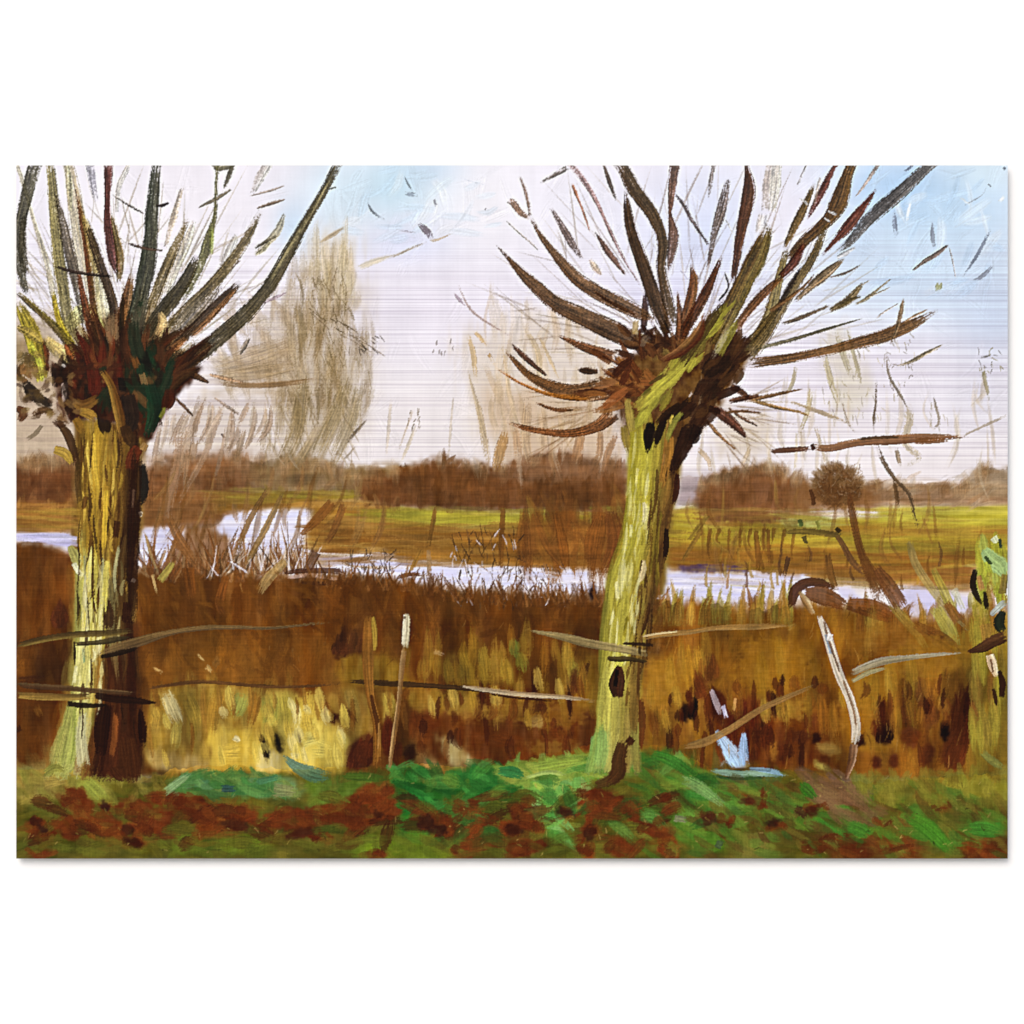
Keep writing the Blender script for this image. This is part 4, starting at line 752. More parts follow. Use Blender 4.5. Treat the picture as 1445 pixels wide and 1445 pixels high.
many(T3, [([(1162, 495), (1170, 530), (1185, 575)], [6, 8, 5], '#b8a878'), ([(1180, 462), (1190, 500), (1205, 540)], [8, 9, 6], '#b5a884'), ([(1195, 465), (1210, 520), (1215, 550)], [4, 6, 4], '#a89a70'), ([(1145, 545), (1140, 580), (1125, 620)], [7, 7, 4], '#b3a478'),
          ([(1124, 515), (1118, 540), (1108, 560)], [5, 5, 3], '#a59468'), ([(1250, 490), (1255, 530), (1275, 565), (1282, 580)], [2, 3, 3, 3], '#7a6a58', dict(a=.8)), ([(1237, 535), (1236, 570), (1233, 592), (1234, 616)], [2, 3, 4, 2], '#5a4a3a', dict(a=.9)),
          ([(1280, 565), (1284, 590), (1278, 625), (1296, 645), (1275, 660)], [10, 12, 9, 8, 5], '#b5a27c'), ([(1318, 560), (1325, 595), (1315, 607)], [3, 4, 3], '#8a7c68', dict(a=.8)), ([(1185, 560), (1200, 600), (1212, 612)], [2, 3, 2], '#8a7a64', dict(a=.8)),
          ([(1150, 600), (1162, 640), (1165, 660)], [3, 4, 4], '#c4b090'), ([(1125, 610), (1122, 680)], [4, 5], '#cfbf9f'),
          ([(1110, 565), (1140, 575), (1180, 590), (1205, 600)], [4, 5, 6, 3], '#a58c64', dict(a=.75)), ([(1237, 625), (1246, 650), (1262, 674), (1283, 698), (1290, 725), (1298, 752)], [5, 6, 5, 4, 4, 5], '#57432e', dict(a=.9, dry=.2)), ([(1262, 674), (1265, 700), (1268, 722)], [5, 6, 3], '#5f4428', dict(a=.9)),
          ([(1264, 632), (1268, 648), (1271, 660)], [4, 6, 3], '#8a7458', dict(a=.85))], **HZ)
scratches(T3, rect(1160, 470, 1290, 600), 70, (6, 20), ['#8a7c5c', '#a09068', '#7a6e58', '#b5a67c'], 78, 18, (1, 1.6), .5)
scratches(T3, rect(1250, 480, 1290, 560), 20, (5, 12), ['#6a5e50', '#75685a'], 65, 26, (1, 1.5), .6)
scratches(T3, rect(1310, 565, 1350, 610), 10, (8, 18), ['#9a8c74', '#a5967a'], 85, 14, (1, 1.5), .5)
T3A, T3B, T3C = Layer(), Layer(), Layer()
many(T3A, [([(985, 632), (1000, 650), (1003, 668)], [6, 6, 4], '#c9ab84')], **HZ)
many(T3B, [([(1060, 628), (1045, 660)], [5, 6], '#cdb594')], **HZ)
many(T3C, [([(1386, 515), (1392, 545), (1396, 565)], [6, 5, 2], '#8a8058'), ([(1382, 505), (1400, 500)], [3, 3], '#55504a')], **HZ)
scratches(T3C, rect(1380, 490, 1415, 530), 16, (6, 14), ['#57504a', '#8a8058'], 60, 40, (1, 1.6), .7)
poly([(1105, 700), (1140, 684), (1225, 684), (1240, 700), (1235, 716), (1110, 722)], '#84572e', 6, .8, 1.0, (9, 8), .05, (12, 12))
for q in range(46):
    x_ = random.uniform(975, 1400); y_ = random.uniform(520, 640); l_ = random.uniform(40, 110)
    stroke(T3, [(x_, y_), (x_ + random.uniform(-8, 8), y_ + l_ / 2), (x_ + random.uniform(-16, 16), y_ + l_)], [2, random.uniform(3, 8), 3], random.choice(['#c4ae8c', '#b39c74', '#d3c2a4', '#a88e64']), a=.32, fade=(.3, .4), dry=.3, soft=.7, wet=.7)
for q in range(30):
    x_ = random.uniform(960, 1390); y_ = random.uniform(660, 760); l_ = random.uniform(40, 90)
    stroke(FIELD, [(x_, y_), (x_ + random.uniform(-8, 8), y_ + l_ / 2), (x_ + random.uniform(-20, 26), y_ + l_)], [2, random.uniform(3, 8), 4], random.choice(['#7a5226', '#8a6230', '#6d451c', '#9a7a34']), a=.45, fade=(.3, .4), dry=.2, soft=.6, wet=.6)
for q in range(26):
    x_ = random.uniform(205, 560); y_ = random.uniform(650, 720); l_ = random.uniform(50, 110)
    stroke(FIELD, [(x_, y_), (x_ - random.uniform(0, 16), y_ + l_ / 2), (x_ - random.uniform(10, 44), y_ + l_)], [2, random.uniform(4, 9), 4], random.choice(['#7a5226', '#8a6238', '#6d451c', '#94703e']), a=.5, fade=(.3, .4), dry=.2, soft=.6, wet=.6)
BUSH = Layer()    # round crowned tree beyond the river
for _ in range(130):
    a_ = random.uniform(0, 2 * math.pi); r_ = math.sqrt(random.random())
    x, y = 1182 + 33 * r_ * math.cos(a_), 685 + 26 * r_ * math.sin(a_)
    stroke(BUSH, [(x - 5, y + random.uniform(-8, 8)), (x, y), (x + 5, y - random.uniform(-8, 8))], [10, 18, 10], random.choice(['#5f3d1e', '#6a4624', '#553316', '#70502c']), a=.45, dry=.1, soft=1, wet=.8, fade=(.3, .3))
for _ in range(120):
    a_ = random.uniform(math.pi * .95, math.pi * 2.05); r_ = random.uniform(.9, 1.12)
    x, y = 1181 + 36 * r_ * math.cos(a_), 686 + 30 * r_ * math.sin(a_)
    stroke(BUSH, [(x - math.cos(a_) * 7, y - math.sin(a_) * 7), (x + math.cos(a_) * 3, y + math.sin(a_) * 3 - 2)], [2.4, 1.2], random.choice(['#7a5a38', '#8a6c48', '#6a4826']), a=.28, wet=.9, soft=.5)
stroke(BUSH, [(1144, 690), (1148, 705), (1147, 715)], [4, 6, 3], '#4a2a14', a=.85, soft=.4)
scratches(BUSH, [(1150, 655), (1215, 655), (1222, 700), (1143, 705)], 80, (6, 14), ['#8a6c4c', '#4f2f14', '#9a7c5c'], 70, 40, (1, 1.5), .6)
BUSHT = Layer()
many(BUSHT, [([(1198, 690), (1204, 730), (1214, 775), (1224, 800), (1240, 830), (1250, 850)], [6, 10, 11, 14, 26, 36], '#5f3819', dict(a=.85, soft=.4)), ([(1160, 757), (1180, 755), (1203, 792), (1222, 812)], [2, 6, 9, 7], '#5f3f24'), ([(1168, 780), (1172, 810), (1180, 835)], [7, 9, 8], '#6d481f'), ([(1236, 800), (1256, 830), (1275, 862)], [10, 20, 24], '#6a4020')], a=.9, fade=(.08, .2), dry=.12)
LOG = Layer()
many(LOG, [([(1106, 751), (1140, 750), (1190, 756)], [4, 8, 6], '#675424'), ([(1180, 745), (1186, 752)], [6, 5], '#2e2210'), ([(1128, 733), (1132, 744)], [5, 6], '#4c5a2a'), ([(1134, 757), (1139, 768)], [7, 3], '#4c4020'), ([(1153, 735), (1157, 748)], [4, 5], '#7d7a34')], a=.93, fade=(.08, .15))
EDGE = Layer()    # mossy tree cut off by the right edge
for q in range(46):
    x = random.uniform(1380, 1421); y = random.uniform(770, 850); l = random.uniform(20, 50)
    stroke(EDGE, [(x - 2, y - l / 2), (x, y), (x + 2, y + l / 2)], [5, random.uniform(8, 16), 5], random.choice(['#a0a034', '#adab3a', '#8f902e', '#a4ae50', '#9a8a34']), a=.75, dry=.12, soft=.5, fade=(.2, .3))
for q in range(50):
    x = random.uniform(1372, 1421); y = random.uniform(850, 1040); l = random.uniform(30, 80)
    stroke(EDGE, [(x - 3, y - l / 2), (x, y), (x + 2, y + l / 2)], [5, random.uniform(8, 16), 5], random.choice(['#96882e', '#9c8430', '#86702a', '#8a5a24', '#a09034']), a=.6, dry=.2, soft=.6, fade=(.25, .35))
many(EDGE, [([(1388, 775), (1400, 790), (1412, 800), (1418, 815)], [12, 24, 24, 10], '#a3bf7c', dict(soft=.5)), ([(1392, 792), (1397, 812)], [8, 11], '#aab03c', dict(soft=.5)), ([(1402, 758), (1408, 766)], [10, 8], '#d2d8ae'), ([(1411, 760), (1413, 775)], [4, 4], '#2f3a2a'), ([(1390, 785), (1396, 793), (1402, 796)], [4, 5, 3], '#3a4a26'),
            ([(1376, 803), (1373, 825), (1380, 845), (1387, 854)], [6, 8, 6, 2], '#1c130c'), ([(1389, 834), (1391, 850), (1393, 862)], [3, 6, 3], '#1c130c'), ([(1381, 812), (1386, 835)], [5, 8], '#a87a44'), ([(1392, 810), (1400, 812)], [8, 6], '#8a8430'),
            ([(1416, 862), (1410, 880), (1418, 892)], [8, 16, 8], '#151d17'), ([(1398, 868), (1410, 856), (1420, 848)], [5, 8, 8], '#a9b0a8'), ([(1418, 810), (1414, 840)], [8, 10], '#7d6a30'), ([(1390, 880), (1394, 910)], [14, 12], '#9a7430')], a=.94, fade=(.1, .2))

# ------------------------------------------------------------------ left willow
D = dict(dry=.24, fade=(.12, .06), a=.95, tone=.88, jit=.17, wet=.45, grain=.4, soft=.34)
LB = [  # far boughs first
    ([(97, 235), (112, 322), (125, 400), (130, 450)], [14, 24, 26, 16], '#d3c4a0', dict(col2='#b7a06a', a=.7, dry=.35)),
    ([(25, 235), (34, 262), (45, 300), (66, 370), (78, 430)], [6, 6, 5, 7, 8], '#a3987a', dict(a=.7)),
    ([(86, 470), (120, 440), (140, 470)], [18, 26, 20], '#b7a55a', dict(a=.75)),
    ([(140, 380), (146, 420), (150, 450)], [16, 20, 20], '#cdbf86', dict(a=.75)),
    ([(178, 240), (168, 262), (164, 300)], [6, 7, 4], '#c4b096', dict(a=.6)),
    ([(258, 262), (245, 307), (233, 350)], [7, 9, 4], '#9a876c', dict(a=.75, dry=.5)),
    ([(376, 235), (366, 252), (356, 274)], [14, 13, 6], '#b3a196', dict(a=.75, dry=.55)),
    ([(275, 310), (262, 345), (245, 380), (232, 420)], [8, 12, 14, 12], '#c2ad8a', dict(a=.6)),
    ([(335, 330), (325, 355), (312, 385)], [10, 14, 12], '#b9ab90', dict(a=.6, dry=.5)),
    ([(402, 300), (392, 325), (375, 345), (358, 360)], [5, 11, 8, 4], '#8e8260', dict(a=.75, dry=.45)),
    ([(383, 340), (372, 352), (360, 360)], [5, 6, 3], '#8e8868', dict(a=.75)),
    ([(266, 307), (245, 353), (228, 394), (210, 440)], [6, 12, 15, 16], '#70603a', dict(col2='#8a7448', dry=.42)),
    ([(327, 236), (322, 250), (316, 266)], [7, 6, 3], '#4f4a3c', {}), ([(306, 236), (318, 235), (330, 234)], [7, 8, 6], '#55503c', {}),
    ([(307, 235), (305, 270), (303, 304), (294, 338), (281, 379), (256, 425)], [4, 4, 5, 12, 11, 10], '#5f5c34', dict(col2='#787248', dry=.4)),
    ([(299, 320), (299, 345), (298, 360)], [8, 6, 3], '#8a9050', dict(a=.8)),
    ([(368, 297), (350, 333), (327, 368), (302, 399), (266, 435), (235, 470)], [9, 12, 14, 16, 17, 18], '#5c4a2c', dict(col2='#7a6a44', dry=.36)),
    ([(279, 358), (263, 394), (240, 425), (220, 450), (205, 476)], [12, 18, 22, 20, 18], '#352f20', dict(col2='#4a4028')),
    ([(310, 400), (285, 430), (262, 455), (240, 480)], [16, 20, 18, 16], '#8b7f6c', dict(col2='#6d5c44', dry=.5, a=.85)),
    ([(340, 397), (312, 425), (281, 455), (256, 479), (235, 500)], [10, 15, 14, 12, 12], '#3b291b', dict(col2='#54402a')),
    ([(335, 405), (300, 445), (270, 475)], [6, 8, 8], '#6d4c30', {}),
    ([(225, 440), (230, 455), (222, 475)], [10, 13, 10], '#b08a5a', dict(a=.85)),
    ([(71, 235), (77, 297), (84, 374), (97, 450), (108, 495)], [11, 15, 17, 18, 16], '#9a8c54', dict(col2='#7a6f44', dry=.3)),
    ([(77, 263), (89, 317), (100, 363), (110, 414), (122, 465)], [5, 14, 14, 11, 8], '#42382a', dict(dry=.42)),
    ([(74, 409), (84, 455), (100, 486), (108, 505)], [7, 9, 12, 12], '#97821f', {}),
    ([(95, 235), (98, 265), (99, 300)], [7, 9, 5], '#b3a080', dict(a=.75)),
    ([(107, 261), (117, 317), (125, 374), (133, 440), (140, 480)], [5, 8, 8, 10, 14], '#5a2e16', dict(col2='#7a5426', dry=.3)),
    ([(116, 300), (130, 345), (138, 390)], [8, 12, 10], '#a88d50', dict(a=.8)),
    ([(110, 380), (120, 430), (132, 480)], [8, 10, 14], '#4a2412', {}),
    ([(120, 307), (135, 353), (151, 399), (162, 440), (157, 471), (150, 500)], [9, 13, 14, 14, 16, 20], '#35261b', dict(col2='#4d3a26', dry=.28)),
    ([(128, 236), (132, 262), (136, 285)], [11, 9, 4], '#6d6a74', dict(a=.75, dry=.6)),
    ([(153, 234), (152, 284), (153, 322), (160, 363), (168, 389)], [12, 8, 12, 15, 8], '#43201a', dict(dry=.24)),
    ([(156, 296), (165, 335), (170, 365), (168, 400)], [4, 9, 12, 6], '#5d4a26', dict(dry=.4)),
    ([(186, 385), (180, 420), (172, 460), (165, 500)], [7, 16, 20, 22], '#6a3c1c', dict(col2='#8a6236', dry=.3)),
    ([(48, 234), (38, 276), (28, 322), (29, 374), (38, 418)], [19, 17, 15, 13, 10], '#4a4534', dict(col2='#5f5a46', dry=.34)),
    ([(34, 300), (32, 350), (36, 390)], [10, 12, 12], '#332e22', dict(dry=.4)),
    ([(25, 425), (48, 476), (61, 537)], [18, 24, 16], '#b5a22e', dict(col2='#8d7a26', dry=.2)),
    ([(23, 410), (71, 455), (97, 484), (110, 500)], [8, 10, 13, 14], '#4d3c20', dict(col2='#85742e')),
    ([(23, 460), (45, 472), (60, 485)], [9, 12, 8], '#8c7838', {}), ([(40, 480), (52, 510), (58, 540)], [10, 14, 10], '#c4b83a', {}), ([(61, 478), (66, 500), (68, 525)], [5, 7, 5], '#5a2c14', {}),
    ([(62, 476), (90, 500), (104, 515)], [14, 22, 16], '#968044', dict(a=.85)),
    ([(221, 234), (215, 297), (210, 363), (199, 415), (189, 466), (187, 500)], [14, 18, 21, 23, 26, 28], '#2b2f22', dict(col2='#4c4a38', dry=.26)),
    ([(200, 420), (192, 460), (184, 500)], [8, 10, 12], '#1d2a1a', {}),
    ([(476, 234), (458, 268), (436, 305), (408, 355), (384, 398), (350, 440), (312, 474), (282, 498), (258, 512)], [11, 12, 13, 16, 18, 20, 22, 25, 26], '#3d3624', dict(col2='#564a30', dry=.24)),
    ([(470, 246), (440, 298), (405, 356), (380, 398)], [3, 4, 5, 5], '#7a7050', dict(a=.8)),
    ([(300, 484), (270, 505), (245, 525)], [14, 24, 26], '#33200f', {}), ([(265, 475), (245, 492), (230, 505)], [8, 12, 12], '#8a5c34', dict(dry=.4)),
    ([(158, 274), (180, 288), (205, 302)], [2, 2.4, 2], '#5c544c', {}), ([(180, 343), (205, 350), (230, 354)], [3, 4, 2], '#3c2e24', {}), ([(77, 374), (97, 381), (130, 387), (161, 389)], [3, 5, 4, 3], '#2e221c', {}),
    ([(220, 290), (230, 289), (239, 285)], [4, 5, 3], '#1d1614', {}), ([(279, 293), (305, 280), (327, 266)], [2, 4, 2], '#5f5644', {}), ([(352, 276), (382, 268), (402, 261)], [2, 3, 1.5], '#6d6258', {}), ([(362, 293), (385, 286), (403, 280)], [4, 4, 2], '#6d5c4c', {}),
    ([(462, 267), (475, 263)], [3, 2], '#5a5a52', {}), ([(360, 350), (375, 340), (392, 332)], [3, 4, 2], '#4c4638', {}), ([(370, 428), (388, 420), (405, 412)], [2, 4, 2], '#7a6a70', dict(a=.8)), ([(338, 500), (345, 488), (352, 476)], [3, 6, 2], '#6d6050', dict(a=.8)),
    ([(250, 522), (275, 530), (296, 540)], [12, 10, 3], '#35200f', {}), ([(294, 528), (318, 534), (345, 540)], [4, 5, 3], '#8a6a4c', dict(a=.75)), ([(245, 560), (258, 572), (273, 588)], [5, 4, 2], '#4a3220', {}), ([(302, 560), (322, 575), (338, 585)], [3, 4, 2], '#8a7460', dict(a=.7)),
    ([(325, 380), (340, 366)], [2, 2], '#5c4c40', {}), ([(92, 485), (98, 500), (106, 520)], [6, 8, 8], '#6a3314', {}),
]
LFILL = Layer()
def twigs(L, cx, cy, n, r0, r1, a0, a1, pal, w=(1.4, 3.4), a=.45):
    for _ in range(n):
        th = math.radians(random.uniform(a0, a1)); ra, rb = random.uniform(*r0), 0
        rb = ra + random.uniform(*r1); b_ = random.gauss(0, .07)
        P = [(cx + math.cos(th) * ra, cy - math.sin(th) * ra), (cx + math.cos(th + b_) * (ra + rb) / 2, cy - math.sin(th + b_) * (ra + rb) / 2), (cx + math.cos(th + b_ * 1.6) * rb, cy - math.sin(th + b_ * 1.6) * rb)]
        ww = random.uniform(*w)
        stroke(L, P, [ww, ww * .9, 1], random.choice(pal), a=a * random.uniform(.5, 1.2), dry=.35, fade=(.2, .35), soft=.3, wet=.6)


twigs(LFILL, 180, 560, 120, (70, 230), (50, 150), 38, 142, ['#a5937a', '#8a7a60', '#b8a890', '#7a6a48', '#9a8a6c', '#c4b49a'])
def fan(L, cx, cy, n, r0, r1, a0, a1, w, pal, a=.7, dry=.35):
    for _ in range(n):
        th = math.radians(random.uniform(a0, a1)); ra, rb = random.uniform(*r0), random.uniform(*r1); b_ = random.gauss(0, .08)
        P = [(cx + math.cos(th) * ra + random.gauss(0, 8), cy - math.sin(th) * ra), (cx + math.cos(th + b_) * (ra + rb) / 2, cy - math.sin(th + b_) * (ra + rb) / 2), (cx + math.cos(th + b_) * rb, cy - math.sin(th + b_) * rb)]
        ww = random.uniform(*w)
        stroke(L, P, [ww, ww * .9, ww * .35], random.choice(pal), random.choice(pal), a=a, dry=dry, fade=(.1, .35), soft=.3, jit=.1)


fan(LFILL, 180, 560, 60, (30, 80), (110, 190), 42, 138, (6, 14), ['#b8a27a', '#8a7448', '#c9b894', '#6d5a38', '#a58c50', '#9a8a74'], .6, .45)
fan(LFILL, 180, 560, 50, (30, 70), (90, 150), 38, 140, (6, 13), ['#4a3420', '#5f4426', '#3a2a1a', '#6d4a28', '#4f4630', '#6a3a1e'], .8, .3)
LBL = []
for p_, w_, c_, k_ in LB:
    if p_[0][1] < 246: p_ = [(2 * p_[0][0] - p_[1][0] if abs(p_[0][0] - p_[1][0]) < 30 else p_[0][0] + (p_[0][0] - p_[1][0]) * .7, 234 - 18)] + list(p_); w_ = [w_[0]] + list(w_)
    else: w_ = [w_[0] * .7] + list(w_[1:])
    kk = dict(D, col2=np.clip(hx(c_) * 1.5 + .06, 0, 1)); kk.update(k_); q_ = Layer(); stroke(q_, p_, w_, c_, **kk); LBL.append(q_)
def bark(L, line, pals, n, ln, w, a=.62):
    """long strokes down a trunk, each in the colour that side of the trunk has there"""
    C = np.array(line, float)
    def at_(y): return np.interp(y, C[:, 1], C[:, 0]), np.interp(y, C[:, 1], C[:, 2])
    for _ in range(n):
        u = random.uniform(-.97, .97); y = random.uniform(C[0, 1] - 10, C[-1, 1] - 15); l = random.uniform(*ln)
        pal = [p for y0, p in pals if y + l * .4 >= y0][-1] if y + l * .4 >= pals[0][0] else pals[0][1]
        us = [p[0] for p in pal]; uc = np.clip(u + random.gauss(0, .07), us[0], us[-1])
        c = np.array([np.interp(uc, us, [hx(p[1])[k] for p in pal]) for k in range(3)]) * (1 + random.gauss(0, .09))
        ww = random.uniform(*w); P = []
        for q in (0, .5, 1):
            yy_ = min(y + l * q, C[-1, 1]); cx, wd = at_(yy_)
            P.append((cx + np.clip(u + random.gauss(0, .03), -1, 1) * max(0, wd / 2 - ww * .35), yy_))
        if P[2][1] - P[0][1] < 8: continue
        stroke(L, P, [ww * .5, ww, ww * .5], c, a=a, soft=.35, dry=.12, fade=(.2, .3), jit=.07)


LTR = Layer()
LLINE = [(158, 585, 100), (153, 660, 94), (152, 740, 94), (146, 800, 84), (148, 880, 82), (150, 960, 98), (144, 1030, 114), (132, 1098, 140)]
LPAL = [(560, [(-1, '#2e1b0e'), (-.85, '#6d4f1e'), (-.5, '#b8922e'), (-.1, '#a5802a'), (.2, '#7a5822'), (.5, '#5c4018'), (.7, '#2c150b'), (1, '#1a0e09')]),
        (790, [(-1, '#8f8a48'), (-.6, '#c4b85a'), (-.2, '#b5a244'), (.1, '#8a7c46'), (.4, '#74643a'), (.65, '#4a3014'), (1, '#221009')]),
        (905, [(-1, '#8a7a38'), (-.7, '#d0c878'), (-.42, '#bcaa56'), (-.2, '#80541e'), (.02, '#3a1c0c'), (.4, '#4c2812'), (.8, '#2a120a'), (1, '#3a1a0c')]),
        (1000, [(-1, '#7d7a34'), (-.75, '#a5a452'), (-.45, '#c2bc82'), (-.25, '#7a4a1e'), (0, '#2c120a'), (.4, '#4a2411'), (.8, '#32170a'), (1, '#3a1a0c')])]
bark(LTR, LLINE, LPAL, 330, (50, 150), (5, 12))
many(LTR, [([(115, 905), (118, 940), (112, 968)], [20, 25, 20], '#d8d080', dict(col2='#c4b862', soft=.4)), ([(102, 990), (98, 1020), (90, 1060), (84, 1090)], [12, 20, 34, 34], '#aaa458', dict(col2='#98a048', soft=.6, a=.8)), ([(118, 1005), (114, 1040), (118, 1085)], [10, 15, 20], '#cbc596', dict(soft=.6, a=.8)),
           ([(150, 992), (144, 1030), (142, 1075)], [16, 20, 12], '#200d07', dict(soft=.4)), ([(198, 1000), (201, 1030), (201, 1055)], [6, 11, 6], '#1c0b06', dict(soft=.4)), ([(164, 1005), (162, 1040), (157, 1072)], [7, 8, 7], '#83481f', dict(soft=.5)), ([(178, 1040), (184, 1080), (188, 1108)], [22, 28, 14], '#44230f', dict(soft=.5, a=.8)), ([(160, 1082), (168, 1094), (178, 1100)], [13, 14, 6], '#42210f'),
           ([(62, 1092), (78, 1084), (92, 1088)], [8, 12, 8], '#8e8a3c', dict(soft=.5))], a=.93, dry=.12, fade=(.12, .2))
for _ in range(60):   # bark ridges
    x = random.uniform(112, 168); y = random.uniform(590, 760); l = random.uniform(20, 70)
    stroke(LTR, [(x, y), (x + random.uniform(-5, 5), y + l / 2), (x + random.uniform(-7, 7), y + l)], [1.5, random.uniform(2, 4), 1.2], random.choice(['#c4a040', '#5f3f16', '#8a6820', '#d4b450', '#4a2c10', '#9c7c2c', '#6d4c1c']), a=.8, fade=(.2, .3), dry=.2)
for _ in range(40):
    x = random.uniform(112, 178); y = random.uniform(770, 880); l = random.uniform(20, 60)
    stroke(LTR, [(x, y), (x + random.uniform(-4, 4), y + l / 2), (x + random.uniform(-5, 5), y + l)], [1.5, random.uniform(2, 5), 1.2], random.choice(['#e0d27a', '#8a7a34', '#6a5424', '#cdbb58', '#9a8c50', '#a39c68'] if x < 150 else ['#8a7a4a', '#5c4a28', '#4a3518', '#6d6038']), n=2, fade=(.1, .2), dry=.15)
many(LTR, [([(82, 596), (96, 615), (106, 645), (108, 660)], [6, 12, 10, 6], '#3d2510'), ([(76, 634), (92, 640), (102, 655)], [10, 12, 6], '#b4923a'), ([(140, 575), (148, 600), (152, 615)], [10, 18, 6], '#1c0f0a'), ([(165, 560), (172, 590), (174, 630)], [12, 14, 10], '#7c5424', dict(col2='#4d2c10')),
           ([(196, 630), (188, 645), (184, 665)], [12, 18, 14], '#5c2814'), ([(206, 626), (200, 636)], [7, 10], '#9a7646'), ([(200, 655), (204, 680), (200, 715)], [8, 12, 8], '#171412'), ([(189, 690), (187, 720)], [3, 3], '#a58668'), ([(198, 722), (200, 730)], [4, 3], '#e4cfae'), ([(186, 818), (192, 821)], [5, 4], '#e6cdb0'),
           ([(98, 770), (106, 785), (110, 800)], [6, 14, 8], '#a39c58'), ([(104, 795), (112, 808), (120, 812)], [7, 6, 3], '#dcd8b0'), ([(166, 735), (163, 760)], [8, 8], '#3c200e'), ([(150, 845), (154, 870), (152, 890)], [8, 14, 10], '#3a2413'), ([(180, 850), (178, 880)], [10, 12], '#2c150b'),
           ([(152, 790), (148, 830), (146, 870)], [6, 8, 6], '#dccb62'), ([(168, 770), (162, 810), (164, 840)], [3, 4, 3], '#a8a070'), ([(121, 700), (118, 720)], [6, 5], '#5f3d18'), ([(150, 690), (148, 740), (146, 780)], [5, 7, 6], '#c9a436'), ([(132, 610), (134, 660), (140, 700)], [5, 6, 5], '#d4ae3e'),
           ([(105, 905), (106, 940)], [2, 2], '#2a1a10'), ([(117, 915), (119, 938)], [3, 2], '#8aa070'), ([(108, 940), (104, 968)], [4, 4], '#ece4a4'), ([(128, 930), (126, 965)], [4, 4], '#e6dc8e')], a=.95, fade=(.08, .2))
for q in range(26):
    y = random.uniform(780, 960); x = 112 + random.uniform(0, 34); l = random.uniform(24, 70)
    stroke(LTR, [(x, y), (x + random.uniform(-3, 3), y + l / 2), (x - random.uniform(0, 6), y + l)], [1.5, random.uniform(3, 6), 1.5], random.choice(['#e0d690', '#d8cc84', '#e8e0a8']), a=.65, soft=.4, fade=(.2, .3), dry=.25)
for q in range(34):
    y = random.uniform(600, 1000); x = random.uniform(108, 196); l = random.uniform(20, 80)
    stroke(LTR, [(x, y), (x + random.uniform(-4, 4), y + l / 2), (x + random.uniform(-6, 6), y + l)], [1, random.uniform(1.6, 4), 1], random.choice(['#2e1a0d', '#3a2210', '#24130a', '#4a2e14']), a=.75, fade=(.2, .3), dry=.25)
stroke(LTR, [(193, 640), (190, 720), (188, 800), (186, 890)], [14, 18, 14, 12], '#241008', a=.75, soft=.5, dry=.2)
LHD = Layer()
def radiate(L, cx, cy, n, r0, r1, a0, a1, w, pal, sq=1.0, jx=20, jy=14):
    for _ in range(n):
        th = math.radians(random.uniform(a0, a1)); x = cx + random.gauss(0, jx); y = cy + random.gauss(0, jy)
        ra, rb = random.uniform(*r0), random.uniform(*r1); b_ = random.gauss(0, .12)
        P = [(x + math.cos(th) * ra, y - math.sin(th) * ra * sq), (x + math.cos(th + b_) * (ra + rb) / 2, y - math.sin(th + b_) * (ra + rb) / 2 * sq), (x + math.cos(th + b_ * .5) * rb, y - math.sin(th + b_ * .5) * rb * sq)]
        ww = random.uniform(*w)
        stroke(L, P, [ww * .8, ww, ww * .4], random.choice(pal), random.choice(pal), a=.88, dry=.22, fade=(.15, .3))


